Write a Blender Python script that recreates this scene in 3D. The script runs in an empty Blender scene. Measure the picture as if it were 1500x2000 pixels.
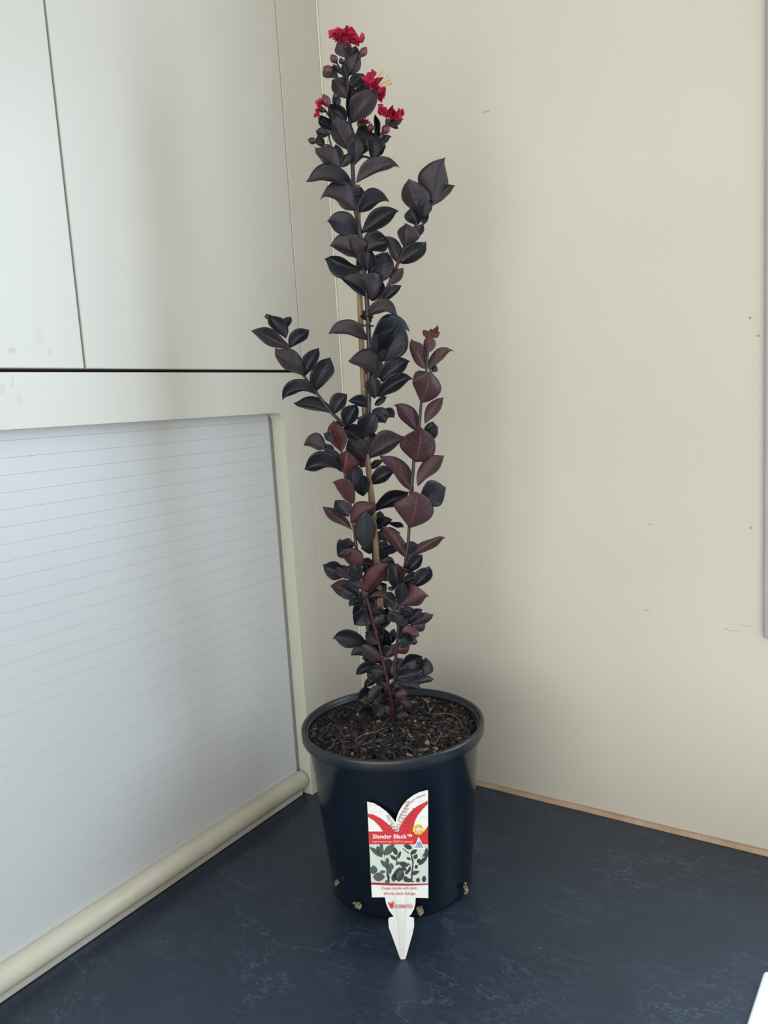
import bpy, bmesh, math, random
from mathutils import Vector, Matrix, noise
random.seed(7)
PI = math.pi
sc = bpy.context.scene
COL = sc.collection

# ------------------------------------------------------------------ camera
R = Matrix(((0.8300060, -0.0239649, 0.5572394),
            (0.5543687, 0.1453609, -0.8194788),
            (-0.0613621, 0.9890884, 0.1339358)))
CAM = Vector((0.743644, -0.999561, 0.58))
F = 1525.0
cd = bpy.data.cameras.new('camera'); cam = bpy.data.objects.new('camera', cd); COL.objects.link(cam)
cd.sensor_fit = 'VERTICAL'; cd.sensor_height = 36.0; cd.lens = F / 2000 * 36.0
cd.clip_start = 0.01
cam.matrix_world = Matrix.Translation(CAM) @ R.to_4x4()
sc.camera = cam

# ------------------------------------------------------------------ light
w = bpy.data.worlds.new('sky'); sc.world = w; w.use_nodes = True
bg = w.node_tree.nodes['Background']; bg.inputs[0].default_value = (0.72, 0.86, 1.0, 1); bg.inputs[1].default_value = 1.0
def window_light(name, loc, rot, sx, sz, power, col):
    ld = bpy.data.lights.new(name, 'AREA'); ld.shape = 'RECTANGLE'; ld.size = sx; ld.size_y = sz
    ld.energy = power; ld.color = col
    o = bpy.data.objects.new(name, ld); COL.objects.link(o); o.location = loc; o.rotation_euler = rot
    return o
# daylight through window_1 (its grey edge shows at the right of the picture) and through added_window, invented wide and unseen behind the camera for soft front light
window_light('window_right_offscreen', (1.20, 0.075, 0.81), (-PI/2, 0, 0), 1.12, 1.02, 27.5, (0.68, 0.85, 1.0))
window_light('front_fill_offscreen', (1.20, -3.07, 0.30), (PI/2, 0, 0), 3.3, 2.2, 80.0, (1.0, 0.95, 0.865))  # front fill; the wide opening it shines through is invented
sc.view_settings.view_transform = 'Standard'; sc.view_settings.look = 'None'
sc.view_settings.gamma = 1.0; sc.view_settings.exposure = 0.0; sc.view_settings.use_curve_mapping = False

# ------------------------------------------------------------------ helpers
def ray(px, py):
    return (R @ Vector((px - 750.0, -(py - 1000.0), -F))).normalized()
def on_plane(px, py, p0, n):
    q = ray(px, py); return CAM + q * ((p0 - CAM).dot(n) / q.dot(n))
FH = Vector((-R[0][2], -R[1][2], 0)).normalized()      # horizontal viewing direction
STEM0 = Vector((0.21868, -0.23257, 0.19))
D0 = (STEM0 - CAM).dot(FH)
MM = D0 / F                                           # one photo pixel at the plant, in metres
def W(px, py, d=0.0):                                  # a point of the plant; d = metres in front of the trunk
    q = ray(px, py); return CAM + q * ((D0 - d) / q.dot(FH))

def tag(o, label=None, cat=None, group=None, kind=None):
    if label: o['label'] = label
    if cat: o['category'] = cat
    if group: o['group'] = group
    if kind: o['kind'] = kind
    return o
def empty(name, loc=(0, 0, 0)):
    o = bpy.data.objects.new(name, None); COL.objects.link(o); o.location = loc; o.empty_display_size = .02
    return o
def link(name, me, mats, parent=None):
    o = bpy.data.objects.new(name, me); COL.objects.link(o)
    if not isinstance(mats, (list, tuple)): mats = [mats]
    if not me.materials:
        for m in mats: me.materials.append(m)
    if parent:
        o.parent = parent
        o.matrix_parent_inverse = world_inv(parent)
    return o
def world_inv(p):
    m = Matrix.Identity(4)
    chain = []
    while p: chain.append(p); p = p.parent
    for q in reversed(chain):
        m = m @ q.matrix_parent_inverse @ Matrix.LocRotScale(q.location, q.rotation_euler, q.scale)
    return m.inverted()
def pyobj(name, vs, fs, mats, parent=None, smooth=False, fm=None, uvs=None):
    me = bpy.data.meshes.new(name); me.from_pydata([tuple(v) for v in vs], [], fs)
    if smooth: me.polygons.foreach_set('use_smooth', [True] * len(me.polygons))
    if fm: me.polygons.foreach_set('material_index', fm)
    if uvs:
        l = me.uv_layers.new(name='UVMap')
        for lp in me.loops: l.data[lp.index].uv = uvs[lp.vertex_index]
    me.update()
    return link(name, me, mats, parent)
def bmobj(name, bm, mats, parent=None, smooth=False):
    me = bpy.data.meshes.new(name); bm.normal_update(); bm.to_mesh(me); bm.free()
    if smooth: me.polygons.foreach_set('use_smooth', [True] * len(me.polygons))
    return link(name, me, mats, parent)
def box(bm, x0, x1, y0, y1, z0, z1, bev=0.0, seg=2):
    r = bmesh.ops.create_cube(bm, size=1.0)
    vs = r['verts']
    bmesh.ops.scale(bm, vec=(x1 - x0, y1 - y0, z1 - z0), verts=vs)
    bmesh.ops.translate(bm, vec=((x0 + x1) / 2, (y0 + y1) / 2, (z0 + z1) / 2), verts=vs)
    if bev > 0:
        es = list({e for v in vs for e in v.link_edges})
        bmesh.ops.bevel(bm, geom=es, offset=bev, segments=seg, profile=0.5, affect='EDGES')
def boxobj(name, b, mat, parent=None, bev=0.0):
    bm = bmesh.new(); box(bm, *b, bev=bev); return bmobj(name, bm, mat, parent)
def smooth_path(pts, n=4):
    """Catmull-Rom through (Vector, radius) pairs"""
    out = []
    P = [pts[0]] + list(pts) + [pts[-1]]
    for i in range(1, len(P) - 2):
        for k in range(n):
            t = k / n
            a, b, c, d = P[i-1], P[i], P[i+1], P[i+2]
            v = 0.5 * ((2*b[0]) + (c[0]-a[0])*t + (2*a[0]-5*b[0]+4*c[0]-d[0])*t*t + (3*b[0]-a[0]-3*c[0]+d[0])*t**3)
            out.append((v, b[1] + (c[1]-b[1])*t))
    out.append(pts[-1]); return out
def tube_geo(pts, sides=8, cap=True):
    vs, fs = [], []
    n = len(pts); up = None
    for i, (p, r) in enumerate(pts):
        t = (pts[min(i+1, n-1)][0] - pts[max(i-1, 0)][0]).normalized()
        if up is None:
            up = Vector((0.31, 0.2, 0.93)) if abs(t.z) < .9 else Vector((1, .2, 0))
        x = up.cross(t)
        if x.length < 1e-6: x = Vector((1, 0, 0)).cross(t)
        x.normalize(); y = t.cross(x); up = -x.cross(t) if False else y
        for k in range(sides):
            a = 2 * PI * k / sides
            vs.append(p + x * (r * math.cos(a)) + y * (r * math.sin(a)))
    for i in range(n - 1):
        for k in range(sides):
            k2 = (k + 1) % sides
            fs.append((i*sides + k, i*sides + k2, (i+1)*sides + k2, (i+1)*sides + k))
    if cap:
        fs.append(tuple(reversed(range(sides)))); fs.append(tuple((n-1)*sides + k for k in range(sides)))
    return vs, fs
def lathe(name, prof, cx, cy, mat, parent=None, n=96, smooth=True, closed=False):
    vs, fs = [], []
    for r, z in prof:
        for k in range(n):
            a = 2 * PI * k / n; vs.append((cx + r*math.cos(a), cy + r*math.sin(a), z))
    m = len(prof)
    for i in range(m if closed else m - 1):
        j = (i + 1) % m
        for k in range(n):
            k2 = (k + 1) % n
            fs.append((i*n + k, i*n + k2, j*n + k2, j*n + k))
    o = pyobj(name, vs, fs, mat, parent, smooth)
    return o

# ------------------------------------------------------------------ materials
def principled(name, col=(.8, .8, .8), rough=.5, spec=.5, metal=0.0):
    m = bpy.data.materials.new(name); m.use_nodes = True
    b = m.node_tree.nodes['Principled BSDF']
    b.inputs['Base Color'].default_value = (*col, 1); b.inputs['Roughness'].default_value = rough
    b.inputs['Specular IOR Level'].default_value = spec; b.inputs['Metallic'].default_value = metal
    return m
class N:
    def __init__(s, m): s.m = m; s.t = m.node_tree; s.b = s.t.nodes['Principled BSDF']
    def n(s, typ, **kw):
        x = s.t.nodes.new(typ)
        for k, v in kw.items(): setattr(x, k, v)
        return x
    def l(s, a, b): s.t.links.new(a, b)
    def put(s, sock, v):
        if hasattr(v, 'default_value') and hasattr(v, 'is_linked'): s.l(v, sock)
        else: sock.default_value = v
    def math(s, op, a, b=None, c=None, clamp=False):
        x = s.n('ShaderNodeMath', operation=op); x.use_clamp = clamp; s.put(x.inputs[0], a)
        if b is not None: s.put(x.inputs[1], b)
        if c is not None: s.put(x.inputs[2], c)
        return x.outputs[0]
    def mix(s, f, a, b, typ='RGBA', blend='MIX'):
        x = s.n('ShaderNodeMix', data_type=typ, blend_type=blend); s.put(x.inputs[0], f)
        s.put(x.inputs[6], a if not isinstance(a, tuple) else (*a, 1)); s.put(x.inputs[7], b if not isinstance(b, tuple) else (*b, 1))
        return x.outputs[2]
    def coord(s, which='Object'): return s.n('ShaderNodeTexCoord').outputs[which]
    def mapping(s, v, loc=(0,0,0), rot=(0,0,0), scale=(1,1,1)):
        x = s.n('ShaderNodeMapping'); s.l(v, x.inputs[0]); x.inputs[1].default_value = loc; x.inputs[2].default_value = rot; x.inputs[3].default_value = scale
        return x.outputs[0]
    def noise(s, v, scale=5, detail=4, rough=.5, dist=0.0):
        x = s.n('ShaderNodeTexNoise'); s.l(v, x.inputs['Vector']); x.inputs['Scale'].default_value = scale
        x.inputs['Detail'].default_value = detail; x.inputs['Roughness'].default_value = rough; x.inputs['Distortion'].default_value = dist
        return x.outputs['Fac']
    def ramp(s, f, stops):
        x = s.n('ShaderNodeValToRGB'); s.l(f, x.inputs[0]); e = x.color_ramp.elements
        while len(e) < len(stops): e.new(0.5)
        for i, (p, c) in enumerate(stops):
            e[i].position = p; e[i].color = (*c, 1) if isinstance(c, tuple) else (c, c, c, 1)
        return x.outputs[0]
    def maprange(s, v, a, b, c=0.0, d=1.0):
        x = s.n('ShaderNodeMapRange'); s.put(x.inputs[0], v)
        for i, q in enumerate((a, b, c, d)): x.inputs[i+1].default_value = q
        return x.outputs[0]
    def bump(s, h, strength=.2, dist=.001):
        x = s.n('ShaderNodeBump'); s.l(h, x.inputs['Height']); x.inputs['Strength'].default_value = strength; x.inputs['Distance'].default_value = dist
        s.l(x.outputs[0], s.b.inputs['Normal'])
    def mark(s, v, c, size, ang=0.0, axis='y'):
        """soft-edged mark at world point c on a wall; size = half extents"""
        rot = (0, ang, 0) if axis == 'y' else (ang, 0, 0)
        m0 = s.n('ShaderNodeVectorMath', operation='SUBTRACT'); s.l(v, m0.inputs[0]); m0.inputs[1].default_value = c
        m1 = s.mapping(m0.outputs[0], rot=rot, scale=(1/size[0], 0, 1/size[1]) if axis == 'y' else (0, 1/size[0], 1/size[1]))
        ln = s.n('ShaderNodeVectorMath', operation='LENGTH'); s.l(m1, ln.inputs[0])
        return s.maprange(ln.outputs['Value'], 0.6, 1.1, 1.0, 0.0)

def marks_mix(n, v, base, marks, col):
    f = None
    for c, size, ang, k, axis in marks:
        q = n.math('MULTIPLY', n.mark(v, c, size, ang, axis), k)
        f = q if f is None else n.math('MAXIMUM', f, q)
    return n.mix(f, base, col)

WP = lambda px, py: tuple(on_plane(px, py, Vector((0, 0, 0)), Vector((0, 1, 0))))
CP = lambda px, py: tuple(on_plane(px, py, Vector((0, 0, 0)), Vector((1, 0, 0))))

def make_wall_mat():
    m = principled('cream_wall_paint', (.60, .565, .49), .55, .3); n = N(m); v = n.coord()
    a = n.noise(v, 3.0, 3); base = n.mix(n.maprange(a, .3, .7), (.565, .535, .465), (.60, .572, .50))
    mk = [(WP(950, 218), (.006, .0012), .15, .5, 'y'), (WP(1465, 621), (.0018, .0014), 0, .8, 'y'), (WP(1481, 656), (.0016, .0014), 0, .8, 'y'),
          (WP(1466, 1031), (.0019, .0019), 0, .55, 'y'), (WP(1270, 1024), (.0048, .0007), -1.0, .55, 'y'), (WP(1264, 1192), (.0042, .0007), -1.3, .6, 'y'),
          (WP(1418, 1228), (.0012, .0012), 0, .5, 'y'), (WP(1432, 1232), (.010, .0007), .1, .3, 'y'), (WP(1458, 1222), (.010, .0009), .5, .25, 'y'),
          (WP(1297, 804), (.001, .001), 0, .6, 'y'), (WP(785, 115), (.006, .0012), -.6, .18, 'y'), (WP(893, 1170), (.0012, .0012), 0, .4, 'y')]
    n.l(marks_mix(n, v, base, mk, (.16, .14, .12)), n.b.inputs['Base Color'])
    n.bump(n.noise(v, 900, 2), .06, .0006)
    return m
def make_cab_mat():
    m = principled('off_white_laminate', (.63, .615, .565), .3, .45); n = N(m); v = n.coord()
    a = n.noise(v, 4.0, 3); base = n.mix(n.maprange(a, .3, .7), (.60, .575, .52), (.62, .597, .545))
    mk = [(CP(23, 684), (.005, .003), .3, .28, 'x'), (CP(97, 688), (.0025, .004), 0, .25, 'x'), (CP(25, 739), (.002, .003), 0, .2, 'x'),
          (CP(22, 752), (.0015, .0025), 0, .2, 'x'), (CP(4, 760), (.004, .006), 0, .14, 'x'), (CP(38, 780), (.005, .006), 0, .12, 'x'),
          (CP(77, 660), (.006, .01), 0, .1, 'x'), (CP(606, 49), (.0015, .0015), 0, .6, 'x')]
    n.l(marks_mix(n, v, base, mk, (.22, .16, .16)), n.b.inputs['Base Color'])
    n.bump(n.noise(v, 700, 2), .05, .0005)
    return m
def make_slate_mat():
    m = principled('dark_slate_laminate', (.03, .04, .06), .4, .7); n = N(m); v = n.coord()
    n.b.inputs['Specular Tint'].default_value = (.72, .86, 1.0, 1)
    wob = n.noise(v, 9, 5, .6)
    big = n.noise(v, 4.5, 4, .55)
    base = n.ramp(big, [(.30, (.010, .016, .030)), (.55, (.014, .021, .038)), (.75, (.020, .026, .043))])
    def veins(scale, rot, stretch, thick, mask_scale, lo, hi):
        p = n.mapping(v, rot=(0, 0, rot), scale=stretch)
        q = n.noise(p, scale, 6, .62, .35)
        d = n.math('ABSOLUTE', n.math('SUBTRACT', q, .5))
        line = n.maprange(d, 0.0, thick, 1.0, 0.0)
        mk = n.maprange(n.noise(v, mask_scale, 3), lo, hi, 0.0, 1.0)
        return n.math('MULTIPLY', line, mk)
    v1 = veins(5.5, .5, (1, 1.9, 1), .008, 6, .42, .62)
    v2 = veins(11, .25, (1, 2.2, 1), .012, 9, .46, .66)
    v3 = veins(26, .45, (1, 3.2, 1), .022, 12, .46, .7)
    s = n.math('ADD', n.math('MULTIPLY', v1, .75), n.math('ADD', n.math('MULTIPLY', v2, .5), n.math('MULTIPLY', v3, .55)), clamp=True)
    fine = n.maprange(n.noise(v, 120, 4, .7), .4, .8, 0, .22)
    c = n.mix(n.math('ADD', n.math('MULTIPLY', s, .6), n.math('MULTIPLY', fine, wob), clamp=True), base, (.095, .125, .19))
    n.l(c, n.b.inputs['Base Color'])
    n.l(n.maprange(wob, .3, .7, .36, .46), n.b.inputs['Roughness'])
    n.bump(n.noise(v, 260, 4, .6), .10, .0006)
    return m
def make_leaf_mat(name, col, vein, rough, vein_amt=.5, spec=.5, trans=0.0):
    m = principled(name, col, rough, spec); n = N(m)
    uv = n.n('ShaderNodeSeparateXYZ'); n.l(n.coord('UV'), uv.inputs[0])
    u = n.math('ABSOLUTE', n.math('SUBTRACT', uv.outputs[0], .5)); u = n.math('MULTIPLY', u, 2.0)
    ph = n.math('MULTIPLY', n.math('SUBTRACT', uv.outputs[1], n.math('MULTIPLY', n.math('POWER', u, 1.35), .30)), 6.5)
    fr = n.math('ABSOLUTE', n.math('SUBTRACT', n.math('FRACT', ph), .5))
    side = n.math('MULTIPLY', n.maprange(fr, 0.0, .085, 1.0, 0.0), n.maprange(u, .75, 1.0, 1.0, 0.0))
    mid = n.maprange(u, .015, .06, 1.0, 0.0)
    vv = n.math('MAXIMUM', n.math('MULTIPLY', side, .55), mid)
    rnd = n.n('ShaderNodeObjectInfo').outputs['Random']
    hv = n.n('ShaderNodeHueSaturation'); hv.inputs['Color'].default_value = (*col, 1)
    n.l(n.maprange(rnd, 0, 1, .72, 1.3), hv.inputs['Value']); n.l(n.maprange(rnd, 0, 1, 1.12, .85), hv.inputs['Saturation'])
    pat = n.noise(n.coord(), 60, 3); c0 = n.mix(n.maprange(pat, .35, .7, 0, .5), hv.outputs[0], tuple(min(1, q * 1.45) for q in col))
    n.l(n.mix(n.math('MULTIPLY', vv, vein_amt), c0, vein), n.b.inputs['Base Color'])
    h = n.math('ADD', n.math('MULTIPLY', fr, 1.0), n.math('MULTIPLY', n.maprange(u, 0, .12, -1.0, 0.0), .6))
    n.bump(h, .28, .0008)
    if trans:
        t = n.n('ShaderNodeBsdfTranslucent'); t.inputs[0].default_value = (*[min(1, q*2.0) for q in vein], 1)
        mx = n.n('ShaderNodeMixShader'); mx.inputs[0].default_value = trans
        out = n.t.nodes['Material Output']
        n.l(n.b.outputs[0], mx.inputs[1]); n.l(t.outputs[0], mx.inputs[2]); n.l(mx.outputs[0], out.inputs[0])
    return m
def make_stem_mat(name, c1, c2):
    m = principled(name, c1, .45, .5); n = N(m); v = n.coord()
    n.l(n.mix(n.maprange(n.noise(v, 90, 3), .35, .65), c1, c2), n.b.inputs['Base Color']); n.bump(n.noise(v, 400, 3), .3, .0005)
    return m
def make_bamboo_mat():
    m = principled('bamboo', (.36, .25, .13), .5, .4); n = N(m); v = n.coord()
    g = n.noise(n.mapping(v, scale=(300, 300, 9)), 1.0, 4)
    c = n.ramp(g, [(.3, (.15, .095, .050)), (.5, (.22, .15, .08)), (.7, (.28, .20, .12))])
    n.l(c, n.b.inputs['Base Color']); n.bump(g, .2, .0005); return m
def make_island_mat(name, stops, rough=.75):
    m = principled(name, (.1, .07, .05), rough, .35); n = N(m)
    g = n.n('ShaderNodeNewGeometry').outputs['Random Per Island']
    c = n.ramp(g, stops); v = n.coord()
    n.l(n.mix(n.maprange(n.noise(v, 350, 3), .35, .7, 0, .6), c, (.012, .010, .010)), n.b.inputs['Base Color'])
    n.bump(n.noise(v, 600, 4), .6, .001); return m
def make_noise_mat(name, c1, c2, scale, rough=.5, spec=.5, bstr=.2, bscale=400):
    m = principled(name, c1, rough, spec); n = N(m); v = n.coord()
    n.l(n.mix(n.maprange(n.noise(v, scale, 4), .35, .65), c1, c2), n.b.inputs['Base Color']); n.bump(n.noise(v, bscale, 3), bstr, .0006)
    return m

M = {}
M['wall'] = make_wall_mat(); M['cab'] = make_cab_mat(); M['slate'] = make_slate_mat()
M['shutter'] = make_noise_mat('pale_grey_slat', (.57, .585, .60), (.60, .61, .62), 5, .33, .4, .04, 700)
M['reveal'] = make_noise_mat('cream_edge_laminate', (.52, .52, .43), (.55, .54, .45), 6, .4, .4, .05)
M['rail'] = make_noise_mat('cream_rail', (.60, .57, .48), (.56, .52, .42), 14, .33, .5, .05)
M['dark_gap'] = principled('brown_carcass_board', (.11, .065, .05), .7, .2)
M['bead'] = make_noise_mat('timber_bead', (.40, .27, .17), (.52, .38, .27), 25, .6, .3, .3)
M['caulk'] = principled('cream_caulk', (.74, .71, .60), .5, .3)
M['alu'] = make_noise_mat('grey_window_frame', (.30, .31, .31), (.34, .35, .35), 8, .4, .5, .05)
M['ceil'] = principled('white_ceiling', (.75, .74, .71), .8, .2)
M['floor'] = make_noise_mat('brown_floor', (.045, .040, .036), (.06, .052, .046), 6, .5, .4, .1)
M['pot'] = make_noise_mat('black_pot_plastic', (.0035, .007, .014), (.0045, .009, .018), 12, .17, .5, .03, 300)
M['rim'] = make_noise_mat('black_pot_rim', (.007, .011, .017), (.010, .015, .022), 40, .34, .5, .08, 500)
M['soil'] = make_noise_mat('dark_soil', (.006, .005, .006), (.014, .010, .010), 120, .9, .2, .9, 300)
M['chips'] = make_island_mat('bark_fines', [(0, (.006, .005, .007)), (.45, (.013, .010, .011)), (.72, (.030, .022, .020)), (.88, (.062, .044, .039)), (.96, (.12, .085, .07)), (1, (.32, .24, .19))])
M['fibre'] = make_island_mat('dry_root_fibre', [(0, (.10, .07, .045)), (.6, (.25, .18, .11)), (1, (.42, .34, .24))])
M['chipbig'] = make_noise_mat('bark_chip', (.045, .030, .026), (.10, .066, .055), 90, .75, .3, .7, 500)
M['chiptan'] = make_noise_mat('pale_bark_chip', (.20, .13, .10), (.33, .24, .19), 110, .7, .3, .6, 500)
M['leafk'] = make_leaf_mat('leaf_black', (.0085, .0092, .0145), (.024, .023, .031), .42, .5, .28)
M['leafg'] = make_leaf_mat('leaf_slate', (.018, .0195, .026), (.040, .040, .049), .45, .4, .3)
M['leafp'] = make_leaf_mat('leaf_purple_underside', (.026, .019, .024), (.062, .043, .05), .5, .6, .35)
M['leafm'] = make_leaf_mat('leaf_maroon', (.052, .023, .029), (.16, .075, .082), .48, .75, .35, .08)
M['leafr'] = make_leaf_mat('leaf_red', (.072, .025, .029), (.165, .065, .066), .48, .6, .35, .12)
M['stemr'] = make_stem_mat('red_stem', (.070, .009, .019), (.042, .010, .016))
M['stemd'] = make_stem_mat('dark_stem', (.022, .009, .013), (.032, .014, .016))
M['bamboo'] = make_bamboo_mat()
M['tie'] = principled('dark_green_tie', (.012, .02, .022), .4, .4)
M['bud'] = make_noise_mat('maroon_bud', (.075, .022, .032), (.12, .035, .045), 120, .4, .5, .3, 500)
M['budk'] = make_noise_mat('dark_bud', (.028, .014, .018), (.04, .02, .024), 120, .4, .5, .3, 500)
M['petal'] = make_noise_mat('crimson_petal', (.36, .008, .042), (.48, .022, .075), 150, .6, .3, .5, 500)
M['stamen'] = principled('yellow_stamen', (.60, .40, .10), .5, .3)
M['scrap'] = make_noise_mat('dry_root_scrap', (.42, .35, .26), (.22, .17, .12), 160, .8, .2, .8, 500)
M['board'] = make_noise_mat('white_plastic_board', (.86, .88, .90), (.90, .91, .92), 20, .4, .5, .1)
M['tag'] = principled('white_tag_plastic', (.70, .71, .69), .35, .4)
PR = {}
def ink(name, col):
    if name not in PR: PR[name] = principled('ink_' + name, col, .45, .2)
    return PR[name]

# ------------------------------------------------------------------ room
CEIL = 1.55; FLO = -0.90; XL = -0.62; XR = 3.0; YF = -3.0
WX0, WX1, WZ0, WZ1 = .618, 1.78, .285, 1.34
bm = bmesh.new()
box(bm, XL - .1, WX0, 0, .12, FLO, CEIL); box(bm, WX1, XR + .1, 0, .12, FLO, CEIL)
box(bm, WX0, WX1, 0, .12, FLO, WZ0); box(bm, WX0, WX1, 0, .12, WZ1, CEIL)
tag(bmobj('wall_back', bm, M['wall']), 'cream painted kitchen wall behind the potted shrub', 'wall', kind='structure')
tag(boxobj('wall_left', (XL - .1, XL, YF, 0, FLO, CEIL), M['wall']), 'cream wall behind the cupboard', 'wall', kind='structure')
tag(boxobj('wall_right', (XR, XR + .1, YF, 0, FLO, CEIL), M['wall']), 'cream wall at the far right of the room', 'wall', kind='structure')
bm = bmesh.new()
GX0, GX1, GZ0, GZ1 = -.50, 2.9, -.82, 1.44
box(bm, XL - .1, GX0, YF - .1, YF, FLO, CEIL); box(bm, GX1, XR + .1, YF - .1, YF, FLO, CEIL)
box(bm, GX0, GX1, YF - .1, YF, FLO, GZ0); box(bm, GX0, GX1, YF - .1, YF, GZ1, CEIL)
tag(bmobj('wall_front', bm, M['wall']), 'cream wall opposite the plant with an opening for the added wide window', 'wall', kind='structure')
tag(boxobj('floor', (XL - .1, XR + .1, YF - .1, .12, FLO - .1, FLO), M['floor']), 'brown kitchen floor below the bench', 'floor', kind='structure')
tag(boxobj('ceiling', (XL - .1, XR + .1, YF - .1, .12, CEIL, CEIL + .1), M['ceil']), 'white ceiling above the cupboard', 'ceiling', kind='structure')
glass = bpy.data.materials.new('window_glass'); glass.use_nodes = True
gt = glass.node_tree; gt.nodes.clear()
o_ = gt.nodes.new('ShaderNodeOutputMaterial'); mx = gt.nodes.new('ShaderNodeMixShader'); tr = gt.nodes.new('ShaderNodeBsdfTransparent'); gl = gt.nodes.new('ShaderNodeBsdfGlossy')
gl.inputs['Roughness'].default_value = .02; mx.inputs[0].default_value = .06
gt.links.new(tr.outputs[0], mx.inputs[1]); gt.links.new(gl.outputs[0], mx.inputs[2]); gt.links.new(mx.outputs[0], o_.inputs[0])
def window(name, label, x0, x1, z0, z1, y0, y1, mull):
    t = empty(name, ((x0 + x1) / 2, (y0 + y1) / 2, z0)); tag(t, label, 'window', kind='structure')
    f = .028
    boxobj('window_frame', (x0, x0 + f, y0, y1, z0, z1), M['alu'], t, .003); boxobj('window_frame', (x1 - f, x1, y0, y1, z0, z1), M['alu'], t, .003)
    boxobj('window_frame', (x0 + f, x1 - f, y0, y1, z0, z0 + f), M['alu'], t, .003); boxobj('window_frame', (x0 + f, x1 - f, y0, y1, z1 - f, z1), M['alu'], t, .003)
    xm = (x0 + x1) / 2
    ym = (y0 + y1) / 2
    if mull: boxobj('mullion', (xm - .015, xm + .015, ym - .012, ym + .012, z0 + f, z1 - f), M['alu'], t, .002)
    boxobj('pane', (x0 + f, xm, ym - .002, ym + .002, z0 + f, z1 - f), glass, t); boxobj('pane', (xm, x1 - f, ym - .002, ym + .002, z0 + f, z1 - f), glass, t)
    return t
window('window_1', 'grey framed window at the right of the cream wall', WX0, WX1, WZ0, WZ1, .02, .06, True)
window('added_window', 'unseen grey framed window added opposite the plant, made wide for soft front light', GX0, GX1, GZ0, GZ1, YF - .05, YF - .01, True)  # unseen glazing added for the front fill, its width chosen to soften shadows
# grey architrave standing proud of the cream wall around the window
tr2 = empty('trim_3', (WX0, 0, WZ0)); tag(tr2, 'grey window surround edge standing proud of the cream wall', 'window trim', kind='structure')
boxobj('side_strip', (.6035, WX0 + .004, -.011, -.0002, WZ0 - .006, WZ1 + .012), M['alu'], tr2, .003)
boxobj('side_strip', (WX1 - .004, WX1 + .012, -.011, -.0002, WZ0 - .006, WZ1 + .012), M['alu'], tr2, .003)
boxobj('head_strip', (WX0 + .004, WX1 - .004, -.011, -.0002, WZ1, WZ1 + .012), M['alu'], tr2, .003)
boxobj('sill_strip', (WX0 + .004, WX1 - .004, -.011, -.0002, WZ0 - .006, WZ0 + .006), M['alu'], tr2, .003)

# worktop: L-shaped slab
def poly_slab(name, pts, z0, z1, mat, parent=None, bev=0.0):
    bm = bmesh.new()
    a = [bm.verts.new((x, y, z0)) for x, y in pts]
    f = bm.faces.new(a); r = bmesh.ops.extrude_face_region(bm, geom=[f])
    bmesh.ops.translate(bm, vec=(0, 0, z1 - z0), verts=[v for v in r['geom'] if isinstance(v, bmesh.types.BMVert)])
    bmesh.ops.recalc_face_normals(bm, faces=bm.faces)
    if bev:
        es = [e for e in bm.edges if all(v.co.z > z1 - 1e-6 for v in e.verts)]
        bmesh.ops.bevel(bm, geom=es, offset=bev, segments=4, profile=.5, affect='EDGES')
    return bmobj(name, bm, mat, parent)
wt = poly_slab('kitchen_worktop', [(XL, -.0005), (XR - .3, -.0005), (XR - .3, -.70), (.20, -.70), (.20, -1.35), (XL, -1.35)], -.04, 0, M['slate'], None, .006)
tag(wt, 'dark slate-look laminate worktop with pale blue veins under the pot', 'worktop')
bc = empty('base_cabinet', (1.2, -.35, FLO)); tag(bc, 'off-white base cabinet run carrying the worktop along the cream wall', 'cabinet')
boxobj('body', (.20, XR - .3, -.64, -.002, FLO + .001, -.0405), M['cab'], bc, .002)
bc2 = empty('base_cabinet', (-.2, -.7, FLO)); tag(bc2, 'off-white base cabinet below the roller-shutter cupboard', 'cabinet')
boxobj('body', (XL + .001, .14, -1.33, -.002, FLO + .001, -.0405), M['cab'], bc2, .002)

# timber bead along the wall foot and caulk line in the corner
bm = bmesh.new(); vs = []
NB = 60
for i in range(NB + 1):
    x = .004 + (XR - .31) * i / NB
    h = .0052 + .0010 * noise.noise(Vector((x * 9, 0, 0))); d = .0075 + .0012 * noise.noise(Vector((x * 7, 3, 0)))
    ring = [(x, -.0003, .0002), (x, -d, .0002), (x, -d * .92, h * .45), (x, -d * .55, h * .9), (x, -.0003, h)]
    vs.append([bm.verts.new(p) for p in ring])
for i in range(NB):
    for k in range(5):
        bm.faces.new((vs[i][k], vs[i][(k+1) % 5], vs[i+1][(k+1) % 5], vs[i+1][k]))
bm.faces.new(vs[0]); bm.faces.new(list(reversed(vs[-1])))
bmesh.ops.recalc_face_normals(bm, faces=bm.faces)
tag(bmobj('trim_1', bm, M['bead']), 'thin brown timber bead along the foot of the cream wall', 'trim', kind='structure')
bm = bmesh.new(); box(bm, .0002, .0028, -.0030, -.0002, .008, CEIL - .001, bev=.001)
tag(bmobj('trim_2', bm, M['caulk']), 'pale caulk line in the corner between cupboard and wall', 'trim', kind='structure')

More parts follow.
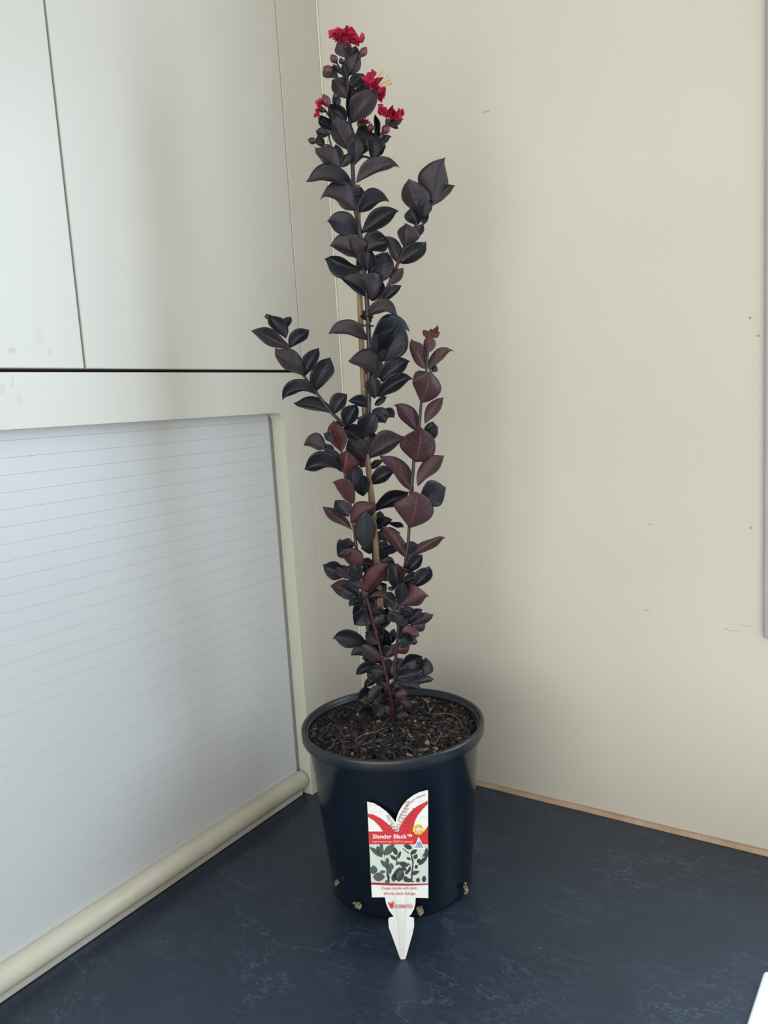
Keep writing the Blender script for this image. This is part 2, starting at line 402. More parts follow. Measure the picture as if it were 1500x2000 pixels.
# ------------------------------------------------------------------ roller-shutter cupboard
cup = empty('roller_shutter_cupboard', (-.25, -.46, 0)); tag(cup, 'off-white cupboard with two flat doors above a roller shutter standing on the worktop', 'cupboard')
YE = -.1465; YN = -.800; ZT = .580
boxobj('carcass', (-.55, -.030, -.90, -.004, .637, CEIL - .001), M['dark_gap'], cup)
boxobj('back_panel', (-.55, -.535, -.90, -.004, .001, .636), M['dark_gap'], cup)
boxobj('side_panel', (-.534, -.0185, -.0935, -.076, .001, .636), M['cab'], cup)
boxobj('side_panel', (-.534, -.0185, -.90, -.882, .001, .636), M['cab'], cup)
boxobj('filler_panel', (-.018, 0, -.0948, -.0002, .0005, CEIL - .001), M['cab'], cup, .0006)
for y0, y1 in ((-.4615, -.0962), (-.83, -.4641)):
    boxobj('door', (-.018, 0, y0, y1, .6402, CEIL - .002), M['cab'], cup, .0012)
boxobj('door', (-.018, 0, -.905, -.832, .6402, CEIL - .002), M['cab'], cup, .0012)
# face frame: one mesh with a round-cornered opening
def face_frame():
    y0, y1, z1 = -.905, -.0958, .6362
    rc = .014; seg = 8
    inner = [(YE, .0005)]
    for k in range(seg + 1):
        a = PI / 2 * k / seg
        inner.append((YE - rc + rc * math.cos(a), ZT - rc + rc * math.sin(a)))
    for k in range(seg + 1):
        a = PI / 2 + PI / 2 * k / seg
        inner.append((YN + rc + rc * math.cos(a), ZT - rc + rc * math.sin(a)))
    inner.append((YN, .0005))
    outer = []
    for (y, z) in inner:
        if z <= .001: outer.append((y1 if y > -.4 else y0, .0005))
        else:
            cy, cz = (YE - rc, ZT - rc) if y > -.4 else (YN + rc, ZT - rc)
            a = math.atan2(z - cz, y - cy)
            if y > -.4: outer.append((y1, z) if a < PI/4 - 1e-6 else ((y1, z1) if abs(a - PI/4) < 1e-5 else (y, z1)))
            else: outer.append((y0, z) if a > 3*PI/4 + 1e-6 else ((y0, z1) if abs(a - 3*PI/4) < 1e-5 else (y, z1)))
    vs, fs, fm = [], [], []
    n = len(inner); T = .022
    for x in (0, -T):
        for p in inner: vs.append((x, p[0], p[1]))
        for p in outer: vs.append((x, p[0], p[1]))
    A, B, C_, D_ = 0, n, 2*n, 3*n
    for i in range(n - 1):
        fs += [(A+i, A+i+1, B+i+1, B+i), (C_+i, D_+i, D_+i+1, C_+i+1), (A+i, C_+i, C_+i+1, A+i+1), (B+i, B+i+1, D_+i+1, D_+i)]
        fm += [0, 0, 1, 0]
    fs += [(A, B, D_, C_), (A+n-1, C_+n-1, D_+n-1, B+n-1)]; fm += [0, 0]
    o = pyobj('face_frame', vs, fs, [M['cab'], M['reveal']], cup, False, fm)
    bm = bmesh.new(); bm.from_mesh(o.data); bmesh.ops.recalc_face_normals(bm, faces=bm.faces); bm.to_mesh(o.data); bm.free()
face_frame()
# the cream rail strip under the opening lip seen as a bright line
sh = boxobj('roller_shutter', (-.044, -.0315, YN - .03, YE + .03, .004, .60), M['dark_gap'], cup)
M['shade_track'] = M['shutter']
boxobj('added_shade_track', (-.0312, -.0258, YE - .012, YE + .0285, .004, .60), M['shade_track'], sh)  # recessed channel added so a shade band falls beside the slat ends
PITCH = .0175
base_me = None
z = .5690; k = 0
zs = []
while z > .03: zs.append(z); z -= PITCH
tops = [.5690 + PITCH] + zs
for i, zt in enumerate(tops):
    zb = zt - PITCH
    if zb < .012: break
    if base_me is None:
        s = boxobj('slat', (-.0310, -.0225, YN - .02, YE - .0065, -PITCH + .00005, -.00005), M['shutter'], sh, .00016); base_me = s.data
    else:
        s = link('slat', base_me, M['shutter'], sh)
    s.location.z = zt
# tubular pull rail at the shutter foot
def pull_rail():
    R0, cx, cz = .0140, -.0175, .0232
    y0, y1 = YN + .002, -.1485
    pts = [(Vector((cx, y0, cz)), R0 * .9), (Vector((cx, y0 + .0015, cz)), R0)]
    pts += [(Vector((cx, y1 - .0018, cz)), R0), (Vector((cx, y1 - .0005, cz)), R0 * .965), (Vector((cx, y1, cz)), R0 * .90)]
    vs, fs = tube_geo(pts, 40)
    o = pyobj('pull_rail', vs, fs, M['rail'], sh, True)
    boxobj('sealing_strip', (cx - .009, cx + .004, y0 + .004, y1 - .004, .0008, .0100), M['rail'], sh, .001)
pull_rail()

# ------------------------------------------------------------------ white board at the window end
def rounded_slab(name, cx, cy, sx, sy, z0, z1, r, ang, mat):
    pts = []
    for (ax, ay, s) in ((1, 1, 0), (-1, 1, 1), (-1, -1, 2), (1, -1, 3)):
        for k in range(9):
            a = PI/2 * s + PI/2 * k / 8
            pts.append((ax * (sx/2 - r) + r * math.cos(a), ay * (sy/2 - r) + r * math.sin(a)))
    ca, sa = math.cos(ang), math.sin(ang)
    pts = [(cx + x*ca - y*sa, cy + x*sa + y*ca) for x, y in pts]
    return poly_slab(name, pts, z0, z1, mat, None, .003)
wb = rounded_slab('chopping_board', .6315 + .17, -.2345 - .13, .34, .26, .0003, .0095, .006, -.04, M['board'])
tag(wb, 'bright white flat board lying on the worktop by the window', 'board')

# ------------------------------------------------------------------ potted shrub
PX, PY, PH = .2304, -.2545, .203
plant = empty('potted_shrub', (PX, PY, 0)); tag(plant, 'tall dark-leaved shrub with crimson flowers in a black plastic nursery pot', 'potted plant')
WALL = [(.0872 + .0158*k/12, .010 + .1825*k/12) for k in range(13)]
pot = lathe('pot', [(0.0, .0005), (.080, .0005), (.0842, .0010), (.0859, .0022), (.0867, .0045), (.08705, .0085)] + WALL + [(.1030, .1927), (.1012, .1927), (.1012, .1920), (.0990, .150), (.0940, .1)], PX, PY, M['pot'], plant)
lathe('rim', [(.1028, .1900), (.1030, .1899), (.1085, .1899), (.1092, .1900), (.1099, .1905), (.1102, .1915), (.1105, .1950), (.1106, .1990), (.1105, .2012), (.1100, .2024), (.1090, .2031), (.1078, .2033), (.1065, .2031), (.1056, .2024), (.1052, .2010), (.1046, .1990), (.1032, .1984), (.1026, .1980), (.1022, .1960), (.1014, .1850), (.1008, .1800)], PX, PY, M['rim'], pot, closed=False)
def pot_r(z): return .0872 + (.1030 - .0872) * (z - .01) / (.1825)

# potting mix: mound plus fines, fibres and single larger chips
SOILZ = .1925
def soil_h(x, y):
    r = math.hypot(x - PX, y - PY)
    return SOILZ + .0035 * noise.noise(Vector((x * 28, y * 28, 0))) + .002 * noise.noise(Vector((x * 90, y * 90, 1))) - .003 * max(0, (r - .085) / .02) + .003 * max(0, 1 - r / .05)
vs, fs = [], []; NR, NA = 26, 80
for i in range(NR + 1):
    for k in range(NA):
        r = .1012 * (i / NR) ** .8 if i else .0008; a = 2 * PI * k / NA
        x, y = PX + r*math.cos(a), PY + r*math.sin(a); vs.append((x, y, soil_h(x, y)))
for i in range(NR):
    for k in range(NA):
        k2 = (k+1) % NA; fs.append((i*NA+k, i*NA+k2, (i+1)*NA+k2, (i+1)*NA+k))
mix = pyobj('potting_mix', vs, fs, M['soil'], plant, True)
def chip_geo(vs, fs, c, L, Wd, T, rot):
    b = len(vs)
    sk = [random.uniform(.7, 1.15) for _ in range(8)]
    taper = random.uniform(.3, 1.0); i = 0
    for sx in (-1, 1):
        for sy in (-1, 1):
            for sz in (-1, 1):
                wv = Wd * (taper if sx > 0 else 1.0)
                vs.append(c + rot @ Vector((sx*L/2*sk[i], sy*wv/2*sk[(i+3) % 8], sz*T/2 + (0.2*T*random.uniform(-1, 1))))); i += 1
    fs += [tuple(b + q for q in f) for f in ((0, 1, 3, 2), (4, 6, 7, 5), (0, 4, 5, 1), (2, 3, 7, 6), (0, 2, 6, 4), (1, 5, 7, 3))]
def rand_rot(tilt):
    return Matrix.Rotation(random.uniform(0, 2*PI), 3, 'Z') @ Matrix.Rotation(random.uniform(-tilt, tilt), 3, 'Y') @ Matrix.Rotation(random.uniform(-tilt, tilt), 3, 'X')
vs, fs = [], []
for i in range(4600):
    r = .1000 * math.sqrt(random.random()); a = random.uniform(0, 2*PI); x, y = PX + r*math.cos(a), PY + r*math.sin(a)
    L = random.uniform(.0025, .0095) * (1.3 if random.random() < .12 else 1)
    L = min(L, 2 * max(.0012, .1015 - r))
    chip_geo(vs, fs, Vector((x, y, soil_h(x, y) + random.uniform(-.001, .0022))), L, L*random.uniform(.22, .7), random.uniform(.0006, .002), rand_rot(.7))
tag(pyobj('bark_fines', vs, fs, M['chips'], mix), kind='stuff')
vs, fs = [], []
for i in range(230):
    r = .092 * math.sqrt(random.random()); a = random.uniform(0, 2*PI); x, y = PX + r*math.cos(a), PY + r*math.sin(a)
    p = Vector((x, y, soil_h(x, y) + .0015)); d = Vector((random.uniform(-1, 1), random.uniform(-1, 1), random.uniform(-.1, .5))).normalized()
    pts = []; n = random.randint(5, 9); st = random.uniform(.0012, .0028)
    rr = random.uniform(.00012, .00028)
    for k in range(n):
        pts.append((p.copy(), rr)); d = (d + Vector((random.uniform(-.5, .5), random.uniform(-.5, .5), random.uniform(-.45, .2)))).normalized(); q = p + d * st
        if math.hypot(q.x - PX, q.y - PY) > .097: d = -d; q = p + d * st
        q.z = max(q.z, soil_h(q.x, q.y) + .001); p = q
    v2, f2 = tube_geo(pts, 4); b = len(vs); vs += v2; fs += [tuple(b + q for q in f) for f in f2]
tag(pyobj('root_fibres', vs, fs, M['fibre'], mix), kind='stuff')
def soil_at(px, py):
    p = on_plane(px, py, Vector((0, 0, SOILZ + .003)), Vector((0, 0, 1))); return Vector((p.x, p.y, soil_h(p.x, p.y) + .003))
big = [(826, 1366, 26, 9, 2.4, 0), (833, 1371, 24, 5, 2.7, 1), (805, 1371, 12, 6, .1, 1), (835, 1365, 12, 10, .7, 0), (898, 1367, 9, 7, .3, 1), (701, 1396, 10, 4, .2, 1),
       (676, 1421, 9, 8, 1.2, 0), (700, 1389, 8, 6, .6, 0), (694, 1436, 12, 8, .8, 0), (740, 1412, 10, 5, 1.3, 1), (835, 1450, 14, 9, 2.0, 1), (826, 1462, 24, 10, .15, 1), (850, 1462, 15, 5, 2.6, 1),
       (805, 1444, 12, 8, .2, 0), (820, 1432, 34, 6, 3.0, 0), (845, 1430, 18, 8, 2.2, 0), (864, 1410, 14, 9, .4, 0), (881, 1432, 14, 6, 2.8, 0), (906, 1424, 13, 6, .5, 0), (790, 1459, 16, 7, .3, 0),
       (737, 1450, 14, 11, 1.2, 0), (718, 1430, 12, 8, 2.5, 0), (650, 1445, 15, 6, 2.6, 0), (670, 1448, 14, 6, .1, 0), (640, 1422, 10, 4, 1.5, 0), (615, 1422, 9, 5, 1.4, 1), (858, 1395, 12, 7, 1.2, 0),
       (843, 1385, 26, 2.2, 1.8, 1), (800, 1475, 13, 6, .1, 1), (870, 1440, 10, 5, .9, 0), (760, 1470, 10, 6, 2.0, 0), (710, 1465, 11, 5, .7, 0), (688, 1470, 10, 5, 2.2, 1), (890, 1410, 10, 6, 2.4, 0)]
for (px, py, L, Wd, a, tan) in big:
    vs, fs = [], []
    chip_geo(vs, fs, soil_at(px, py), L*MM, Wd*MM, .0022, Matrix.Rotation(a, 3, 'Z') @ Matrix.Rotation(random.uniform(-.35, .35), 3, 'Y') @ Matrix.Rotation(random.uniform(-.4, .4), 3, 'X'))
    pyobj('bark_chip', vs, fs, M['chiptan'] if tan else M['chipbig'], mix)
for (px, py) in ((702, 1395), (674, 1421), (811, 1414), (827, 1414), (863, 1362), (718, 1437)):     # pale pellets
    c = soil_at(px, py); bm = bmesh.new(); bmesh.ops.create_icosphere(bm, subdivisions=2, radius=.0017)
    for v in bm.verts: v.co = v.co * (1 + .12 * noise.noise(v.co * 900 + c * 50)) + c
    bmobj('fertiliser_pellet', bm, M['chiptan'], mix, True)
# long pale straws on the mix
for pts in ([(693, 1453), (705, 1444), (722, 1440), (735, 1436), (740, 1431)], [(848, 1398), (868, 1395), (885, 1398), (896, 1407), (902, 1415)], [(834, 1374), (838, 1388), (839, 1397)],
            [(708, 1459), (722, 1455), (729, 1450)], [(751, 1352), (750, 1385), (749, 1405)], [(632, 1392), (634, 1380), (640, 1371)], [(860, 1442), (853, 1452), (846, 1458)], [(655, 1445), (648, 1460)], [(645, 1406), (652, 1400)]):
    q = [(soil_at(*p) + Vector((0, 0, .002)), .0004) for p in pts]
    vs, fs = tube_geo(smooth_path(q, 4), 5); pyobj('straw', vs, fs, M['fibre'], mix, True)
# dry scraps poking out of the drainage holes at the pot foot
def scrap(px, py, sx, sy, seed):
    rnd = random.Random(seed)
    q = ray(px, py); d = None                      # meet the pot wall
    t = .3
    for _ in range(4000):
        p = CAM + q * t
        if p.z < .004: break
        if math.hypot(p.x - PX, p.y - PY) < pot_r(p.z) + .002: break
        t += .0004
    n = Vector((p.x - PX, p.y - PY, 0)).normalized(); s = Vector((-n.y, n.x, 0)); u = Vector((0, 0, 1))
    vs, fs = [], []; nu, nv = 7, 7
    for i in range(nu):
        for j in range(nv):
            a, b = i/(nu-1) - .5, j/(nv-1) - .5
            f = 1 - .5 * abs(a + b)
            d = .0035 * noise.noise(Vector((a*5 + seed, b*5, seed*1.7))) + .002 * rnd.uniform(-1, 1) + .0025
            vs.append(p + s*(a*sx*f + .0012*rnd.uniform(-1, 1)) + u*(b*sy*f + .35*a*sy) + n*max(d, -.0003))
    for v in vs: v.z = max(v.z, .0008)
    for i in range(nu-1):
        for j in range(nv-1):
            if (i, j) in ((3, 3),): continue
            fs.append((i*nv+j, (i+1)*nv+j, (i+1)*nv+j+1, i*nv+j+1))
    pyobj('dry_root_scrap', vs, fs, M['scrap'], plant)
scrap(702, 1766, .0115, .010, 3); scrap(906, 1735, .009, .015, 5); scrap(820, 1776, .009, .013, 8); scrap(661, 1722, .004, .008, 11)

# ---- stems (pixel polylines of the photo given real depth in metres in front of the trunk)
ST = {}
def stem_obj(key, name, pts, mat, sides=10):
    q = [(W(x, y, d), r) for x, y, d, r in pts]
    vs, fs = tube_geo(smooth_path(q, 5), sides)
    ST[key] = (pyobj(name, vs, fs, M[mat], plant, True), pts)
stem_obj('M', 'main_stem', [(768, 1414, -.002, .0042), (756, 1360, -.008, .0038), (745, 1300, -.012, .0034), (738, 1220, -.012, .0032), (732, 1100, -.010, .0031), (726, 1000, -.007, .0030), (719, 893, -.004, .0030), (720, 800, .000, .0029), (721, 686, .003, .0028), (718, 612, .004, .0028), (715, 570, .005, .0026), (704, 456, .006, .0025), (694, 408, .006, .0024), (689, 332, .005, .0024), (685, 270, .004, .0022), (682, 210, .003, .0020), (678, 154, .001, .0017), (675, 116, .000, .0013), (677, 90, 0, .0011)], 'stemd')
stem_obj('C', 'red_stem', [(771, 1414, .004, .0017), (765, 1367, .008, .0017), (758, 1335, .011, .0019), (748, 1290, .014, .0018), (737, 1246, .016, .0017), (731, 1222, .018, .0017), (722, 1188, .020, .0017), (709, 1141, .022, .0018), (703, 1109, .023, .0017), (694, 1055, .024, .0020), (690, 1025, .025, .0019), (684, 985, .026, .0018), (675, 934, .026, .0016), (671, 910, .026, .0014), (666, 878, .026, .0012)], 'stemr')
stem_obj('D', 'red_stem', [(776, 1414, .004, .0017), (774, 1370, .008, .0017), (771, 1337, .012, .0020), (772, 1295, .016, .0019), (776, 1252, .020, .0018), (779, 1213, .023, .0017), (783, 1170, .026, .0017), (790, 1110, .029, .0018), (797, 1060, .031, .0018), (799, 1032, .032, .0018), (803, 960, .034, .0021), (807, 920, .035, .0020), (810, 880, .036, .0019), (819, 830, .037, .0018), (822, 795, .037, .0017), (828, 750, .038, .0016), (834, 715, .038, .0014), (837, 670, .038, .0011)], 'stemd')
stem_obj('L', 'side_stem', [(748, 1385, -.004, .0028), (738, 1330, -.004, .0027), (729, 1290, -.004, .0026), (722, 1248, -.003, .0025), (717, 1220, -.002, .0023), (712, 1180, 0, .0020), (706, 1140, .002, .0016)], 'stemd')
stem_obj('E', 'side_branch', [(719, 890, -.003, .0022), (700, 862, -.002, .0022), (674, 832, .002, .0021), (648, 806, .004, .0020), (619, 768, .006, .0018), (597, 739, .008, .0016), (580, 715, .008, .0013), (560, 670, .008, .0010)], 'stemd')
stem_obj('F', 'side_branch', [(718, 612, .004, .0022), (742, 586, .004, .0022), (759, 557, .004, .0021), (776, 518, .003, .0020), (788, 487, .002, .0019), (814, 437, .002, .0017), (824, 418, .002, .0015), (840, 385, .001, .0012)], 'stemr')
stem_obj('T', 'side_branch', [(690, 362, .006, .0017), (676, 345, .008, .0016), (663, 330, .010, .0014), (655, 312, .011, .0012), (645, 278, .012, .0010), (641, 262, .012, .0009)], 'stemd')
stem_obj('U', 'side_branch', [(690, 322, .005, .0015), (708, 306, .003, .0014), (726, 308, .001, .0012), (733, 285, 0, .0011), (740, 268, 0, .0010), (752, 250, 0, .0009)], 'stemd')
def stem_depth(key, y):
    p = ST[key][1]
    if y >= p[0][1]: return p[0][2]
    for a, b in zip(p, p[1:]):
        if b[1] <= y <= a[1]: return a[2] + (b[2]-a[2]) * (a[1]-y) / max(1e-6, a[1]-b[1])
    return p[-1][2]
# bamboo stake behind / beside the trunk, and its ties
q = [(W(x, y, -.004 - .010 * max(0, (y - 900) / 500)), .0039) for x, y in ((759, 1392), (751, 1265), (746, 1228), (741, 1160), (734, 1065), (727, 979), (720, 920), (714, 830), (709, 734), (705, 640), (702, 564), (700, 470), (698, 362))]
qq = []
for i, (p, r) in enumerate(smooth_path(q, 3)): qq.append((p, r * (1.0 - .012 * i / 3)))
vs, fs = tube_geo(qq, 14); stake = pyobj('bamboo_stake', vs, fs, M['bamboo'], plant, True)
for (px, py) in ((701, 520), (711, 760), (728, 990)):
    p = W(px, py, -.004); vs, fs = tube_geo([(p + Vector((0, 0, -.003)), .0037), (p + Vector((0, 0, -.001)), .0044), (p + Vector((0, 0, .001)), .0044), (p + Vector((0, 0, .003)), .0037)], 14)
    pyobj('bamboo_node', vs, fs, M['bamboo'], stake, True)
def tie(x0, x1, y, dy):
    pts = []
    c0, c1 = W(x0, y, -.003), W(x1, y + dy, .003)
    for k in range(25):
        a = 2*PI*k/24
        m = (c0 + c1)/2; ax = (c1 - c0); L = ax.length/2 + .0055; ax.normalize(); bx = Vector((0, 0, 1)).cross(ax).normalized()
        e = abs(math.cos(a)) ** .8 * (1 if math.cos(a) > 0 else -1)
        pts.append((m + ax*(L*e) + bx*(.0062*math.sin(a)), .0011))
    vs, fs = tube_geo(pts, 6); return pyobj('plant_tie', vs, fs, M['tie'], plant, True)
tie(704, 720, 635, 1); tie(712, 719, 815, -2); tie(697, 697, 380, 0)
vs, fs = tube_geo([(W(690, 820, .004), .0013), (W(698, 817, .007), .0013), (W(706, 815, .006), .0013)], 6); pyobj('tie_tail', vs, fs, M['tie'], plant, True)

# ---- leaves
PROF = lambda t, e=1.15: max(0.0, math.sin(PI * min(1.0, t) ** e)) ** .64 if 0 < t < 1 else 0.0
LEAFN = [0]
rl = random.Random(21)
def leaf(stem, B, T, arch, a, b, d, face, col, name='leaf', nv=14, nu=4, parent=None, curl=None):
    """B,T base and tip (px); arch = midrib bow towards side a (px); a,b = seen half widths (a = upper side of a lying leaf,
    left side of a steep one); d = tip offset towards the camera as a share of the length; face t/u = upper or under side shown"""
    LEAFN[0] += 1
    bx, by = B; tx, ty = T
    dx, dy = tx - bx, ty - by; L = math.hypot(dx, dy)
    nx, ny = -dy / L, dx / L                                   # a perpendicular
    if abs(dy) > abs(dx):
        if nx > 0: nx, ny = -nx, -ny
    elif ny > 0: nx, ny = -nx, -ny
    sgn = 1.0 if (dx * ny - dy * nx) > 0 else -1.0             # orientation of side a relative to travel
    mx_, my_ = (bx + tx)/2 + nx*arch*1.0, (by + ty)/2 + ny*arch*1.0
    cx_, cy_ = 2*mx_ - (bx + tx)/2, 2*my_ - (by + ty)/2       # quadratic control point
    a *= 1.15; b *= 1.15
    hw = max(abs(a), abs(b), .27 * L) * 1.04
    s = 1.0 if face == 't' else -1.0
    d0 = stem_depth(stem, by) + (.0024 if d >= .3 else 0.0)
    dl = d * L * MM
    bow = rl.uniform(.02, .09) * L * MM * (1 if face == 't' or d >= .3 else -1)
    oa, ob = math.sqrt(max(0, hw*hw - a*a)), math.sqrt(max(0, hw*hw - b*b))
    ph = rl.uniform(0, 6.28); wav = rl.uniform(.05, .14) * hw
    pe = rl.uniform(.98, 1.28); tw = rl.uniform(-.8, .8); hook = rl.uniform(-.13, .13) * L
    tipk = rl.uniform(.0, .10) if curl is None else curl
    rowsT, rowsB, uvs = [], [], []
    th = .00016
    P = []
    for i in range(nv + 1):
        t = (i / (nv - 1)) * .955 if i < nv else 1.0
        c = ((1-t)**2*bx + 2*t*(1-t)*cx_ + t*t*tx, (1-t)**2*by + 2*t*(1-t)*cy_ + t*t*ty)
        gx, gy = 2*(1-t)*(cx_-bx) + 2*t*(tx-cx_), 2*(1-t)*(cy_-by) + 2*t*(ty-cy_)
        gl_ = math.hypot(gx, gy) or 1.0
        px_, py_ = (gy/gl_, -gx/gl_)
        if (px_*nx + py_*ny) < 0: px_, py_ = -px_, -py_
        p = max(.035, PROF(t / .955 if i < nv - 1 else .985, pe)) if i < nv else .012
        hk = hook * max(0, (t - .86) / .14) ** 2; c = (c[0] + px_*hk, c[1] + py_*hk)
        z = d0 + dl*t + bow*math.sin(PI*t) - s*tipk*L*MM*max(0, t-.6)**2*6
        row = []
        for j in range(-nu, nu + 1):
            u = abs(j) / nu
            wv, off = (a, oa) if j < 0 else (b, ob)
            e = u ** 1.0
            k = p * e
            ripple = wav * math.sin(ph + t*8 + (1 if j < 0 else 2.3)) * u*u*p
            sg = 1 if j < 0 else -1
            nn_, zz_ = sg*(wv*k + ripple*.5), s*off*p*(u**1.35) + ripple
            f_ = tw * (t - .45); cf, sf = math.cos(f_), math.sin(f_)
            nn_, zz_ = nn_*cf - zz_*sf, nn_*sf + zz_*cf
            x = c[0] + px_*nn_; y = c[1] + py_*nn_
            zz = z + zz_*MM
            row.append(W(x, y, zz))
        P.append(row)
    m = 2*nu + 1
    vs, fs, fm, uv = [], [], [], []
    for lay in (0, 1):
        for i in range(nv + 1):
            for j in range(m):
                g1 = P[min(i+1, nv)][j] - P[max(i-1, 0)][j]; g2 = P[i][min(j+1, m-1)] - P[i][max(j-1, 0)]
                nn = g1.cross(g2); nn = nn.normalized() if nn.length > 1e-12 else Vector((0, 0, 1))
                vs.append(P[i][j] + nn * (th if lay == 0 else -th)); uv.append((j/(m-1), i/nv))
    o1 = (nv + 1) * m
    # which layer faces the side that folds towards the viewer
    mid = nv // 2
    g1 = P[mid+1][nu] - P[mid-1][nu]; g2 = P[mid][nu+1] - P[mid][nu-1]
    seen0 = g1.cross(g2).dot(CAM - P[mid][nu]) > 0
    top0 = seen0 if face == 't' else not seen0
    for i in range(nv):
        for j in range(m - 1):
            q = (i*m + j, (i+1)*m + j, (i+1)*m + j+1, i*m + j+1)
            fs.append(q); fm.append(0 if top0 else 1)
            fs.append(tuple(o1 + k for k in reversed(q))); fm.append(1 if top0 else 0)
    rim = [(0, j) for j in range(m)] + [(i, m-1) for i in range(1, nv+1)] + [(nv, j) for j in range(m-2, -1, -1)] + [(i, 0) for i in range(nv-1, 0, -1)]
    for (r1, r2) in zip(rim, rim[1:] + rim[:1]):
        A_, B_ = r1[0]*m + r1[1], r2[0]*m + r2[1]; fs.append((A_, B_, o1 + B_, o1 + A_)); fm.append(0)
    up = {'k': 'leafk', 'g': 'leafk', 'p': 'leafk', 'm': 'leafm', 'r': 'leafr'}[col]
    un = {'k': 'leafp', 'g': 'leafg', 'p': 'leafp', 'm': 'leafm', 'r': 'leafr'}[col]
    if col == 'k' and face == 'u': un = 'leafk'
    if col == 'p' and face == 't': up = 'leafp'
    if col == 'g' and face == 'u': un = 'leafg'
    return pyobj(name, vs, fs, [M[up], M[un]], parent or ST[stem][0], True, fm, uv)

